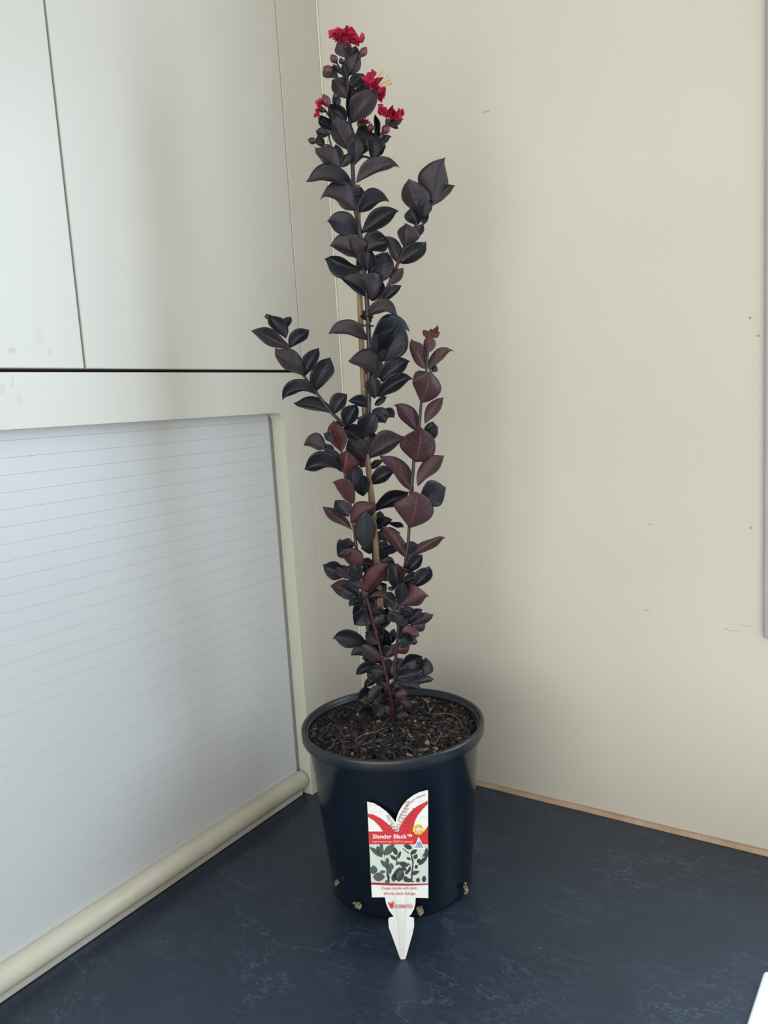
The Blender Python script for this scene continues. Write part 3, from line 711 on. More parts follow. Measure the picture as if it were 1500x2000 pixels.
CROPS = {1: (560, 20, 4.16667), 2: (560, 360, 4.16667), 3: (470, 590, 4.16667), 4: (590, 840, 4.6875), 6: (760, 620, 8.3333), 7: (620, 1080, 10.7143), 8: (720, 1080, 10.7143), 9: (640, 1200, 6.81818)}
LEAVES = {
1: [('M', 480,385, 440,240, 0, 60,60, .15,'u','p'), ('M', 505,530, 575,345, 0, 62,55, .2,'u','p'), ('M', 520,400, 565,290, 0, 40,45, -.3,'t','k'),
    ('M', 420,560, 285,505, -8, 78,8, .1,'u','p'), ('M', 470,530, 375,440, 0, 16,20, .1,'u','g'), ('M', 490,575, 465,430, 0, 32,30, .2,'t','k'),
    ('M', 497,720, 372,560, -10, 62,72, .2,'u','p'), ('M', 520,640, 625,515, 0, 55,40, -.2,'t','k'), ('M', 505,745, 740,615, 0, 60,75, -.1,'t','p'),
    ('M', 520,920, 735,640, 5, 95,72, .25,'t','p'), ('M', 510,900, 530,600, 0, 30,60, .1,'t','k'), ('T', 480,905, 335,765, 10, 50,70, -.1,'t','k'),
    ('T', 380,930, 250,855, 0, 18,30, .1,'t','k'), ('T', 400,810, 400,675, 0, 25,35, 0,'t','k'), ('M', 505,1140, 385,870, 0, 68,92, .35,'u','p'),
    ('M', 548,1245, 560,1000, 0, 50,62, .25,'t','k'), ('M', 585,1190, 690,965, 0, 60,52, -.1,'t','k'), ('U', 745,1085, 715,845, 8, 10,36, 0,'t','k'),
    ('U', 745,1078, 848,1018, -5, 28,22, .1,'u','p'), ('U', 820,950, 910,965, 6, 24,4, 0,'t','k'), ('U', 820,940, 945,875, 0, 22,28, .1,'u','p'), ('U', 690,1215, 715,995, 0, 42,82, .1,'t','k'),
    ('U', 715,1190, 800,1115, 0, 40,22, .2,'t','k'), ('M', 568,1408, 905,1235, 22, 92,22, .1,'t','p'), ('T', 345,1010, 235,985, 0, 38,35, 0,'t','k'), ('T', 300,1115, 250,1020, 0, 32,26, .1,'t','k'),
    ('T', 370,965, 250,900, 0, 22,22, -.1,'t','k'), ('T', 432,1288, 218,1142, 10, 85,48, .3,'u','p'), ('T', 440,1278, 512,1160, 0, 34,40, .2,'u','p'), ('T', 425,1265, 400,1090, 0, 34,44, -.1,'t','k'),
    ('M', 530,1430, 165,1412, 40, 112,10, .1,'t','k'), ('T', 370,985, 345,880, 0, 50,50, -.2,'t','k'), ('M', 600,1100, 640,925, 0, 45,45, -.3,'t','k'), ('M', 640,640, 735,600, 0, 30,30, -.2,'t','k')],
2: [('M', 562,212, 275,92, 25, 125,30, .35,'u','p'), ('M', 590,228, 835,133, 25, 95,22, -.1,'t','k'), ('M', 612,398, 898,195, 5, 74,50, .2,'t','k'), ('M', 572,408, 332,285, 25, 80,72, .2,'t','k'),
    ('M', 592,580, 352,495, 20, 100,45, .1,'t','p'), ('M', 592,605, 510,425, 0, 45,85, .35,'u','p'), ('M', 635,565, 838,470, 15, 112,35, .1,'t','k'), ('M', 640,700, 680,530, 0, 68,55, .3,'t','k'),
    ('M', 605,690, 320,585, -10, 30,92, .15,'t','k'), ('M', 655,915, 440,770, 30, 72,38, .2,'t','k'), ('M', 690,945, 585,765, -25, 22,105, .4,'u','p'), ('F', 922,645, 750,432, -20, 24,66, .25,'u','p'),
    ('F', 660,735, 808,548, 0, 40,36, -.1,'t','p'), ('F', 735,795, 830,555, 0, 72,72, .1,'t','k'), ('F', 832,812, 952,680, -14, 52,26, .2,'u','p'), ('F', 690,950, 790,795, 0, 48,40, -.2,'t','k'),
    ('F', 782,945, 935,825, 0, 50,22, .1,'t','k'), ('F', 930,645, 1145,480, 6, 66,55, .1,'t','k'), ('F', 962,515, 985,318, 0, 55,82, .35,'u','p'), ('F', 1060,335, 1012,185, -6, 68,42, .1,'t','k'),
    ('F', 1035,425, 1108,320, 0, 30,36, -.2,'t','k'), ('F', 1100,285, 1135,110, 0, 46,48, .3,'t','k'), ('F', 1090,255, 985,-42, 0, 70,98, .3,'u','p'), ('F', 1185,150, 1265,-222, 0, 118,70, .25,'u','p'),
    ('F', 1165,190, 1360,-2, 8, 55,28, -.1,'u','p'), ('F', 1110,330, 1130,200, 0, 30,30, -.2,'t','k'), ('M', 650,1075, 893,1085, 55, 72,14, .1,'t','p'), ('M', 660,1268, 338,1212, 28, 90,14, .1,'t','p'), ('M', 700,1268, 1005,1180, 30, 105,28, -.25,'t','k'),
    ('M', 765,1440, 925,1125, -12, 75,105, .25,'t','g'), ('M', 772,1440, 715,1210, 0, 38,62, .5,'u','g'), ('M', 700,1095, 640,1015, 0, 20,24, .1,'t','k'), ('M', 690,1120, 580,1010, 0, 22,26, -.5,'t','k'),
    ('M', 560,150, 600,20, 0, 40,50, -.2,'t','k'), ('F', 700,930, 680,790, 0, 60,60, -.2,'t','k'), ('M', 640,720, 610,580, 0, 40,40, -.3,'t','k')],
3: [('M', 1135,622, 875,490, 30, 118,30, .35,'u','p'), ('M', 1140,645, 1368,465, 5, 74,48, .2,'t','k'), ('M', 1200,445, 1290,392, 0, 25,24, -.2,'t','k'), ('M', 1115,772, 1400,608, 20, 62,40, .2,'t','g'),
    ('M', 1090,785, 1080,600, 0, 56,52, .2,'t','k'), ('M', 1048,862, 876,805, 14, 50,18, .2,'t','k'), ('E', 862,1005, 955,840, 8, 66,42, .1,'t','k'), ('M', 980,1125, 828,1028, 8, 66,38, .35,'t','g'),
    ('M', 988,1108, 1085,890, 0, 66,62, .45,'t','g'), ('M', 1070,880, 1185,980, 6, 62,36, .1,'t','k'), ('M', 1150,890, 1252,940, 6, 42,26, -.1,'t','k'), ('M', 1090,840, 1185,765, 0, 18,24, .1,'t','k'),
    ('M', 1030,1275, 1332,1108, 12, 98,36, .2,'t','p'), ('M', 1020,1285, 880,1095, 0, 75,75, .3,'u','p'), ('E', 368,295, 225,110, 0, 28,66, .1,'t','k'), ('E', 350,215, 415,122, 0, 36,20, -.1,'t','k'),
    ('E', 402,375, 85,232, 5, 55,42, .2,'u','p'), ('E', 398,375, 562,232, 8, 64,28, .1,'t','k'), ('E', 522,602, 260,395, 5, 80,40, .3,'u','p'), ('E', 520,602, 640,375, 10, 58,35, .1,'t','k'),
    ('E', 605,732, 730,450, 10, 72,62, .2,'t','k'), ('E', 618,755, 332,788, 55, 75,12, .1,'t','k'), ('E', 745,905, 428,840, 12, 72,14, .15,'u','k'), ('E', 758,910, 872,755, 14, 66,36, .1,'t','k'),
    ('E', 225,140, 212,95, 0, 18,18, 0,'u','p'), ('C', 820,1222, 740,968, 0, 48,68, .2,'u','r'), ('C', 755,1140, 680,1062, 0, 22,24, .1,'u','g'), ('C', 805,1200, 745,1010, 0, 22,32, .35,'t','r'), ('C', 700,1195, 510,1155, 10, 76,24, .1,'u','p'),
    ('C', 835,1385, 668,1190, -10, 26,46, .2,'u','g'), ('C', 745,1245, 690,1155, 0, 24,34, .1,'t','k'), ('C', 815,1372, 518,1362, 30, 100,10, .1,'t','k'), ('C', 838,1390, 870,1212, 0, 48,78, .3,'u','r'),
    ('M', 1050,1190, 1000,1010, 0, 50,60, -.2,'t','k'), ('M', 760,1040, 830,970, 0, 30,30, -.3,'t','k')],
4: [('C', 465,515, 470,300, 0, 58,70, .2,'u','g'), ('M', 590,335, 480,180, 0, 55,60, .1,'u','p'), ('M', 635,492, 852,375, 10, 74,40, .2,'t','g'), ('M', 620,352, 742,278, 5, 28,24, .1,'t','k'),
    ('M', 560,605, 540,400, 0, 62,58, .2,'t','k'), ('M', 610,300, 540,260, 0, 40,60, .2,'u','p'), ('C', 475,672, 285,465, -15, 45,78, .3,'u','r'), ('C', 448,852, 682,675, 0, 92,50, .3,'u','r'), ('C', 455,912, 187,700, 5, 46,36, .2,'u','m'),
    ('C', 430,790, 300,645, 0, 55,62, -.2,'t','k'), ('C', 575,1095, 560,735, 0, 68,88, .3,'u','g'), ('M', 650,755, 985,575, 12, 74,36, .2,'t','k'), ('M', 668,895, 825,815, 0, 56,30, .2,'t','g'),
    ('M', 790,850, 935,885, 5, 18,22, .1,'t','k'), ('M', 668,978, 900,950, 10, 50,50, .1,'t','k'), ('D', 975,1185, 738,870, -10, 48,52, .2,'u','m'), ('D', 1005,1145, 1302,962, 10, 34,44, .2,'u','m'),
    ('D', 985,893, 1050,560, -18, 150,130, .45,'u','m'), ('D', 1085,640, 1315,520, 0, 92,98, -.2,'t','g'), ('D', 1040,290, 1085,-25, -15, 145,122, .45,'u','m'), ('D', 1120,70, 1240,-40, 0, 40,55, -.2,'t','k'),
    ('D', 1020,565, 690,250, 20, 92,30, .2,'u','m'), ('D', 1060,512, 1300,232, 10, 82,36, .2,'u','m'), ('C', 470,1080, 320,1150, 0, 95,40, -.2,'t','k'), ('C', 450,1060, 370,1010, 0, 40,40, -.3,'t','k'),
    ('M', 690,1140, 900,1080, 10, 40,30, .1,'t','k'), ('M', 610,1120, 600,1010, 0, 50,40, -.2,'t','k'), ('M', 700,1000, 715,1020, 0, 16,16, -.3,'u','p'), ('M', 690,860, 720,740, 0, 40,40, -.3,'u','p')],
6: [('D', 598,838, 335,365, 0, 95,140, .2,'u','m'), ('D', 630,580, 655,285, 0, 72,105, .1,'u','r'), ('D', 640,335, 553,200, 0, 40,45, 0,'u','r'), ('D', 670,345, 685,182, 0, 45,45, .2,'u','r'), ('D', 690,320, 803,130, 10, 30,45, .1,'u','r'),
    ('D', 690,330, 828,243, 10, 42,52, 0,'u','r'), ('D', 655,865, 1035,512, 30, 130,35, .1,'u','m'), ('D', 690,890, 772,785, 0, 28,55, -.2,'u','p'), ('D', 525,1385, 655,865, -35, 215,190, .4,'u','m'),
    ('D', 650,905, 378,1015, 0, 85,48, -.2,'u','g'), ('D', 490,1870, 120,1380, -15, 105,130, .2,'u','m'), ('D', 585,1728, 865,1285, 10, 100,80, .2,'u','m'), ('D', 615,1920, 700,1690, 0, 70,125, -.2,'t','k'),
    ('D', 600,720, 590,560, 0, 25,35, .2,'u','g')],
7: [('L', 640,430, 105,285, 0, 120,158, .1,'t','k'), ('L', 750,530, 378,285, 0, 110,90, .25,'t','p'), ('C', 885,565, 735,150, 0, 135,100, .1,'t','k'), ('C', 905,325, 545,-75, 0, 85,190, .35,'u','r'), ('L', 905,935, 268,680, 40, 150,110, .2,'u','m'),
    ('L', 880,900, 400,700, 10, 40,140, -.1,'t','k'), ('C', 1015,800, 1490,215, 30, 165,130, .3,'u','r'), ('M', 1000,430, 1005,235, 0, 50,62, .1,'t','g'), ('L', 970,1005, 650,1110, 20, 110,35, .1,'t','k'),
    ('L', 970,1060, 765,1395, 15, 100,130, .1,'t','k'), ('L', 1030,1180, 785,1518, 0, 115,150, .3,'t','k'), ('C', 1085,1515, 982,1285, 0, 40,65, .2,'u','g'), ('C', 1190,1470, 1395,1295, 0, 70,72, .3,'u','p'),
    ('L', 1010,1885, 330,1725, 5, 148,140, .1,'t','k'), ('M', 1060,940, 1250,655, 0, 90,95, .1,'t','k'), ('M', 1010,725, 1030,415, 0, 70,70, .1,'t','k'), ('C', 1000,1000, 900,790, 0, 60,90, .2,'t','p'), ('M', 1150,1300, 1120,950, 0, 110,110, -.2,'t','k')],
8: [('D', 570,340, 222,190, 15, 125,60, -.1,'t','k'), ('D', 800,420, 1142,55, 0, 150,75, .1,'t','g'), ('D', 950,705, 1302,290, -30, 150,95, -.1,'t','k'), ('D', 610,780, 515,175, -10, 140,85, .2,'t','g'), ('D', 640,600, 590,205, 60, 60,270, .3,'u','r'),
    ('D', 665,1110, 1238,855, -20, 250,70, .35,'u','m'), ('D', 650,1070, 720,590, 0, 100,80, .3,'t','k'), ('D', 540,1110, 30,930, 110, 90,30, .2,'u','m'), ('M', 150,790, 375,645, 0, 70,95, .2,'t','k'), ('D', 570,970, 335,825, 0, 55,48, .2,'t','g'),
    ('D', 545,765, 395,728, 5, 30,42, -.1,'t','k'), ('D', 660,1175, 962,1270, 20, 70,45, .1,'t','k'), ('D', 835,1490, 1110,1165, 20, 110,85, .1,'t','g'), ('D', 870,1510, 1372,1325, 10, 105,60, .25,'u','p'),
    ('D', 955,1590, 1192,1508, 0, 78,75, -.1,'u','p'), ('D', 680,1665, 1052,1755, 30, 130,45, .3,'u','r'), ('D', 655,1740, 920,1890, 0, 120,140, -.1,'t','k'), ('D', 865,1860, 1032,1870, 0, 58,40, -.2,'u','p'),
    ('M', 510,1335, 265,1245, 0, 95,120, .3,'t','g'), ('D', 595,1555, 478,1262, -30, 35,135, .35,'u','p'), ('D', 742,1565, 775,1378, 0, 44,48, .3,'u','g'), ('D', 685,1405, 792,1340, 0, 62,45, -.1,'t','k'),
    ('D', 515,1185, 665,1035, 0, 58,55, .2,'u','g'), ('M', 480,1330, 140,1530, 10, 120,110, .1,'t','k'), ('D', 600,1450, 420,1200, 0, 90,90, -.2,'t','k'), ('M', 330,1150, 420,960, 0, 90,90, -.2,'t','k'), ('D', 720,900, 620,700, 0, 90,80, -.1,'t','k')],
9: [('C', 708,612, 445,415, 8, 65,85, .4,'u','p'), ('C', 500,465, 308,545, 0, 60,28, .2,'u','p'), ('L', 700,450, 470,370, 0, 58,68, .1,'t','k'), ('M', 740,565, 680,255, 0, 65,70, .1,'t','k'), ('M', 768,580, 782,185, 0, 48,55, .2,'t','g'),
    ('D', 770,582, 895,380, 0, 30,62, .2,'u','m'), ('M', 850,390, 872,185, 0, 38,38, -.1,'t','k'), ('D', 900,505, 1098,440, 10, 72,48, .2,'u','r'), ('L', 700,690, 370,797, 25, 68,38, .1,'t','k'), ('L', 745,850, 515,780, 0, 78,66, .1,'t','k'),
    ('L', 690,850, 490,985, 15, 55,28, .2,'t','k'), ('M', 800,880, 820,585, 0, 92,92, .1,'t','k'), ('D', 860,810, 955,645, 0, 55,55, .1,'u','p'), ('D', 980,692, 1265,560, 12, 62,88, .2,'t','g'), ('D', 1190,810, 1325,578, -15, 80,95, .1,'t','g'),
    ('D', 915,825, 1275,780, 0, 95,85, .2,'t','k'), ('D', 1150,825, 1270,755, 0, 55,45, .3,'u','m'), ('D', 1190,935, 1415,877, 15, 62,14, .1,'u','p'), ('D', 910,880, 1245,1000, 0, 80,62, .2,'t','k'), ('D', 895,985, 1082,1000, 15, 88,16, .3,'u','p'),
    ('L', 610,1020, 412,1150, 0, 85,92, .3,'t','g'), ('C', 745,965, 542,1130, 15, 60,42, .35,'u','p'), ('C', 780,960, 695,890, 0, 30,34, .2,'u','p'), ('L', 725,1075, 560,1180, 0, 65,60, .2,'t','k'), ('C', 725,1195, 640,1365, 0, 60,58, .4,'t','g'),
    ('C', 845,1250, 752,1305, 0, 55,52, .3,'u','p'), ('C', 850,1375, 715,1430, 0, 50,42, .3,'t','k'), ('D', 900,1275, 992,1195, 0, 45,42, .3,'t','k'), ('D', 915,1225, 1140,1205, 0, 68,66, .25,'u','p'), ('D', 912,1345, 1085,1365, 0, 52,56, .3,'u','p'),
    ('D', 908,1065, 1065,1050, 0, 52,56, .3,'u','m'), ('M', 830,1200, 800,1000, 0, 70,66, .1,'t','k'), ('M', 870,760, 980,640, 0, 50,50, -.2,'t','k'), ('L', 640,720, 560,840, 0, 50,50, -.2,'t','k')],
}
for cid, rows in LEAVES.items():
    ox, oy, s = CROPS[cid]
    for (st, bx, by, tx, ty, arch, a, b, d, face, col) in rows:
        k_ = {1: 1.05, 2: 1.12, 3: 1.14, 4: 1.12, 7: 1.18, 8: 1.22, 9: 1.22}.get(cid, 1.0)   # most leaves are seen nearly flat on
        leaf(st, (ox + bx/s, oy + by/s), (ox + tx/s, oy + ty/s), arch/s, a*k_/s, b*k_/s, d, face, col)

# inner leaves behind and between the stems of the dense lower half
rf = random.Random(5)
for i in range(46):
    y = 1405 - 340 * (i / 45) ** .9; key = ('L', 'M', 'C', 'D')[i % 4] if y > 1150 else ('M', 'C', 'D', 'M')[i % 4]
    pts = ST[key][1]
    for a_, b_ in zip(pts, pts[1:]):
        if b_[1] <= y <= a_[1]: x = a_[0] + (b_[0] - a_[0]) * (a_[1] - y) / (a_[1] - b_[1]); break
    else: x = pts[-1][0]; y = max(y, pts[-1][1])
    side = -1 if i % 2 else 1
    if key == 'D' and rf.random() < .6: side = 1
    if key in 'CL' and rf.random() < .5: side = -1
    an = rf.uniform(-.15, 1.0); Ln = rf.uniform(26, 40) * (.75 if y > 1330 else 1.0)
    leaf(key, (x, y), (x + side * Ln * math.cos(an), y - Ln * math.sin(an)), rf.uniform(0, 5), rf.uniform(9, 13), rf.uniform(4, 10), rf.uniform(-.6, -.1), 't', rf.choice('kkkkp'))

# ---- buds
def bud(px, py, rx, ry, mat, stem, sx, sy, d=.004, ang=0.0):
    d0 = stem_depth(stem, sy) + d
    c = W(px, py, d0); root = W(sx, sy, stem_depth(stem, sy))
    ax = (c - root); ax = ax.normalized() if ax.length > 1e-5 else Vector((0, 0, 1))
    side = ax.orthogonal().normalized(); s2 = ax.cross(side)
    rr, hh = rx*MM, ry*MM
    vs, fs = [], []; nl, ns = 9, 12
    for i in range(nl + 1):
        t = i/nl; z = -hh + 2*hh*t
        r = rr * math.sin(PI*min(.985, max(.03, t)) ) ** .62
        if i == nl: r = rr*.10; z += hh*.10
        for k in range(ns):
            a = 2*PI*k/ns; q = r*(1 + .07*math.cos(6*a))
            vs.append(c + ax*z + side*(q*math.cos(a)) + s2*(q*math.sin(a)))
    for i in range(nl):
        for k in range(ns): fs.append((i*ns+k, i*ns+(k+1) % ns, (i+1)*ns+(k+1) % ns, (i+1)*ns+k))
    fs.append(tuple(reversed(range(ns)))); fs.append(tuple(nl*ns+k for k in range(ns)))
    o = pyobj('flower_bud', vs, fs, M[mat], plant, True)
    vs, fs = tube_geo([(root, .0009), ((root + c)/2 + Vector((0, 0, -.001)), .0008), (c - ax*hh*.9, .0010)], 6)
    pyobj('bud_stalk', vs, fs, M['stemd'], o, True)
P1 = lambda x, y: (560 + x/4.16667, 20 + y/4.16667)
for (x, y, rx, ry, mt, st, sx, sy, d) in ((625, 340, 27, 38, 'bud', 'M', 510, 530, .004), (385, 397, 29, 34, 'bud', 'M', 485, 540, .003), (445, 415, 20, 22, 'budk', 'M', 485, 510, .004), (335, 490, 34, 38, 'bud', 'M', 490, 620, .006),
        (320, 738, 34, 46, 'bud', 'T', 420, 960, .006), (403, 700, 25, 30, 'budk', 'T', 420, 900, .0), (682, 957, 26, 28, 'bud', 'U', 640, 1150, .006), (806, 970, 31, 38, 'bud', 'U', 745, 1090, .006), (208, 1063, 27, 32, 'budk', 'T', 350, 1100, .004),
        (600, 925, 26, 34, 'budk', 'M', 540, 1050, -.004), (340, 1000, 14, 16, 'budk', 'T', 355, 1075, .0)):
    bud(*P1(x, y), rx/4.16667, ry/4.16667, mt, st, *P1(sx, sy), d=d)

# ---- flowers: crinkled petals on short claws around a dark calyx
def flower(cx, cy, wpx, hpx, axis_px, stem, npet, seed, root, stamens=False, d=.005):
    rnd = random.Random(seed)
    d0 = stem_depth(stem, root[1]) + d
    c = W(cx, cy, d0)
    right = W(cx + 10, cy, d0) - c; right.normalize(); up = W(cx, cy - 10, d0) - c; up.normalize(); fw = right.cross(up).normalized()
    ax = (right*axis_px[0] + up*axis_px[1] + fw*.35).normalized()
    e1 = ax.orthogonal().normalized(); e2 = ax.cross(e1)
    S = max(wpx, hpx)/2 * MM * 1.3
    # calyx cup
    base = c - ax*(S*.55); vs, fs = tube_geo([(base - ax*.002, .0012), (base, .0024), (base + ax*.0022, .0031), (base + ax*.004, .0030)], 12)
    fl = pyobj('flower', vs, fs, M['budk'], plant, True)
    rt = W(*root, stem_depth(stem, root[1])); vs, fs = tube_geo([(rt, .0011), ((rt + base)/2 + Vector((0, 0, -.001)), .0009), (base - ax*.002, .0012)], 6)
    pyobj('flower_stalk', vs, fs, M['stemd'], fl, True)
    for k in range(npet):
        az = 2*PI*k/npet + rnd.uniform(-.25, .25); tilt = rnd.uniform(.35, 1.15)
        out = (e1*math.cos(az) + e2*math.sin(az)); dirn = (ax*math.cos(tilt) + out*math.sin(tilt)).normalized()
        sd = ax.cross(out).normalized(); nr = dirn.cross(sd)
        L = S * rnd.uniform(.95, 1.25); cl = .22*L
        nr_, na_ = 7, 15; vs, fs = [], []
        ph = rnd.uniform(0, 9)
        for i in range(nr_ + 1):
            r = i/nr_
            for j in range(na_ + 1):
                a = (j/na_ - .5) * 2.9
                rad = (L - cl) * r * (.62 + .16*math.sin(a*5 + ph) * r + .12*rnd.uniform(-1, 1)*r*r)
                # crimping grows to the edge
                cr = .30 * S * r * r * (math.sin(a*8.5 + ph) + .6*math.sin(a*15 + 2*ph)) * .55 + .06*S*rnd.uniform(-1, 1)*r
                curl = .35*S*r*r*math.cos(a)
                p = base + ax*.003 + dirn*(cl + rad*math.cos(a)*.9) + sd*(rad*math.sin(a)*.85) + nr*(cr - curl*.3)
                vs.append(p)
        for i in range(nr_):
            for j in range(na_):
                q = i*(na_+1) + j; fs.append((q, q+1, q+na_+2, q+na_+1))
        pyobj('petal', vs, fs, M['petal'], fl)
        vs, fs = tube_geo([(base + ax*.002, .0004), (base + ax*.003 + dirn*cl, .0005)], 5); pyobj('petal_claw', vs, fs, M['petal'], fl)
    if stamens:
        for k in range(14):
            az = rnd.uniform(0, 2*PI); t = rnd.uniform(.05, .5); dr = (ax*math.cos(t) + (e1*math.cos(az) + e2*math.sin(az))*math.sin(t))
            vs, fs = tube_geo([(base + ax*.003, .0002), (base + dr*S*.6, .00018), (base + dr*S*rnd.uniform(.9, 1.15), .0002), (base + dr*S*1.18, .0006)], 5)
            pyobj('stamen', vs, fs, M['stamen'], fl)
flower(*P1(480, 195), 66, 40, (0.0, 1.0), 'M', 8, 1, P1(490, 380))
flower(*P1(735, 605), 62, 48, (.72, .55), 'M', 8, 2, P1(610, 700), True)
flower(*P1(255, 800), 30, 32, (-.9, .15), 'T', 7, 3, P1(400, 920))
flower(*P1(850, 830), 56, 46, (.35, .8), 'U', 9, 4, P1(760, 1060))
flower(*P1(632, 912), 20, 18, (.3, .8), 'M', 6, 5, P1(560, 1040), d=-.003)

# ------------------------------------------------------------------ plant label leaning on the pot
TIP = on_plane(785, 1873, Vector((0, 0, .0004)), Vector((0, 0, 1)))
rad = Vector((TIP.x - PX, TIP.y - PY, 0)); RT = rad.length; rad.normalize(); tang = Vector((-rad.y, rad.x, 0))
LX = lambda x, y: (690 + x/8.3333, 1530 + y/8.3333)
KX = lambda x, y: (640 + x/4.6875, 1690 + y/4.6875)
CARD = [LX(*p) for p in ((225,298),(330,320),(430,375),(530,450),(600,520),(650,580),(688,637),(705,560),(740,460),(800,360),(880,265),(980,190),(1080,140),(1180,115),(1216,110))]
lo, hi = 0.0, .5
for _ in range(40):                                # lean until the first point of the card meets the pot
    lean = (lo + hi) / 2
    upv = (Vector((0, 0, math.cos(lean))) - rad*math.sin(lean)); nrm = (rad*math.cos(lean) + Vector((0, 0, math.sin(lean))))
    g = min(math.hypot(q.x - PX, q.y - PY) - pot_r(q.z) for q in [on_plane(*c_, TIP, nrm) for c_ in CARD]) - .0012
    if g > 0: lo = lean
    else: hi = lean
def T3(px, py, off=0.0): return on_plane(px, py, TIP, nrm) + nrm*off
EX = (T3(830, 1700) - T3(730, 1700)).normalized(); EX = (tang if tang.dot(EX) > 0 else -tang); EY = upv
lab = empty('plant_label', TIP); tag(lab, 'white and red plastic plant label with pointed spike leaning against the pot', 'label')
card = [LX(*p) for p in ((225,298),(330,320),(430,375),(530,450),(600,520),(650,580),(688,637),(705,560),(740,460),(800,360),(880,265),(980,190),(1080,140),(1180,115),(1216,110),(1222,1865),(1015,1860))]
spike = [KX(*p) for p in ((806,295),(803,350),(790,400),(765,448),(740,468),(790,480),(791,560),(775,635),(712,856),(700,860),(680,862),(665,858),(580,620),(560,570),(555,500),(560,480),(605,468),(590,450),(560,410),(535,350),(525,290))]
outline = card + spike[1:-1] + [LX(515,1853), LX(303,1855)]
def slab_poly(name, pts, o0, o1, mat, parent):
    bm = bmesh.new(); vs = [bm.verts.new(T3(x, y, o0)) for x, y in pts]; f = bm.faces.new(vs)
    r = bmesh.ops.extrude_face_region(bm, geom=[f]); bmesh.ops.translate(bm, vec=nrm*(o1 - o0), verts=[v for v in r['geom'] if isinstance(v, bmesh.types.BMVert)])
    bmesh.ops.triangulate(bm, faces=[f_ for f_ in bm.faces if len(f_.verts) > 4]); bmesh.ops.recalc_face_normals(bm, faces=bm.faces)
    return bmobj(name, bm, mat, parent)
slab_poly('card', outline, -.0003, .0003, M['tag'], lab)
def flat(name, pts, off, mat, crop=LX, parent=None):
    bm = bmesh.new(); vs = [bm.verts.new(T3(*crop(x, y), off)) for x, y in pts]; f = bm.faces.new(vs)
    bmesh.ops.triangulate(bm, faces=[f]); bm.normal_update()
    for f in bm.faces:
        if f.normal.dot(nrm) < 0: f.normal_flip()
    return bmobj(name, bm, mat, parent or lab)
def flats(name, polys, off, mat, crop=LX):
    bm = bmesh.new()
    for pts in polys:
        f = bm.faces.new([bm.verts.new(T3(*crop(x, y), off)) for x, y in pts]); bmesh.ops.triangulate(bm, faces=[f])
    bm.normal_update()
    for f in bm.faces:
        if f.normal.dot(nrm) < 0: f.normal_flip()
    return bmobj(name, bm, mat, lab)
# moulded rib down the spike: shallow facets
def rib():
    L_ = [KX(585, 200), KX(602, 300), KX(635, 480), KX(663, 852)]; Cc = [KX(669, 185), KX(672, 300), KX(674, 480), KX(681, 858)]; Rr = [KX(738, 200), KX(730, 300), KX(718, 480), KX(698, 852)]
    vs = []; fs = []
    for i in range(4):
        h = (.00005, .0018, .0026, .0012)[i]
        vs += [T3(*L_[i], .0003), T3(*[(a*.6 + b*.4) for a, b in zip(L_[i], Cc[i])], .0003 + h*.8), T3(*Cc[i], .0003 + h*.35), T3(*[(a*.6 + b*.4) for a, b in zip(Rr[i], Cc[i])], .0003 + h*.8), T3(*Rr[i], .0003)]
    for i in range(3):
        for k in range(4): fs.append((i*5+k, (i+1)*5+k, (i+1)*5+k+1, i*5+k+1))
    pyobj('spike_rib', vs, fs, M['tag'], lab)
rib()
RED = ink('red', (.52, .018, .03)); MINT = ink('mint', (.50, .60, .55)); GREY = ink('grey', (.40, .41, .41)); DK = ink('dark_leaf', (.030, .033, .032)); DK2 = ink('dusky_leaf', (.075, .072, .080)); DG = ink('green_leaf', (.055, .075, .058))
WH = ink('white', (.82, .83, .81)); DR = ink('dark_red', (.30, .012, .02)); YE_ = ink('yellow', (.80, .62, .04)); BL = ink('blue', (.12, .22, .46)); BK = ink('black', (.02, .02, .02)); MR = ink('mid_red', (.42, .018, .03)); PALE = ink('pale_grey', (.60, .61, .60))
flats('printed_brick_lines', [[(228,345),(400,360),(400,368),(229,356)], [(240,560),(330,570),(330,578),(241,570)], [(300,450),(500,470),(500,476),(300,456)], [(1080,548),(1218,540),(1218,549),(1080,557)], [(1050,300),(1215,265),(1215,272),(1052,308)], [(560,570),(660,640),(656,648),(556,578)]], .00045, PALE)
def leafpoly(x0, y0, x1, y1, wd, n=7):
    dx, dy = x1-x0, y1-y0; L = math.hypot(dx, dy); nx, ny = -dy/L, dx/L; A, B = [], []
    for i in range(n+1):
        t = i/n; w_ = wd*math.sin(PI*t**.9)**.8 if 0 < i < n else 0
        A.append((x0+dx*t+nx*w_, y0+dy*t+ny*w_)); B.append((x0+dx*t-nx*w_, y0+dy*t-ny*w_))
    return A + list(reversed(B[1:-1]))
rp = random.Random(4)
def cluster(path, n, ln, wd, lim=None):
    out = []
    for i in range(n):
        t = i/(n-1); k = t*(len(path)-1); j = min(int(k), len(path)-2); f = k-j
        x = path[j][0]*(1-f)+path[j+1][0]*f; y = path[j][1]*(1-f)+path[j+1][1]*f
        for s in (-1, 1):
            a = -PI/2 + s*rp.uniform(.4, 1.1); out.append(leafpoly(x, y, x+ln*math.cos(a), y+ln*math.sin(a), wd))
    return out
flats('printed_grey_foliage', cluster([(695,775),(640,690),(600,600),(570,545)], 6, 48, 15) + cluster([(700,775),(780,640),(850,480),(890,330)], 10, 56, 17), .00047, GREY)
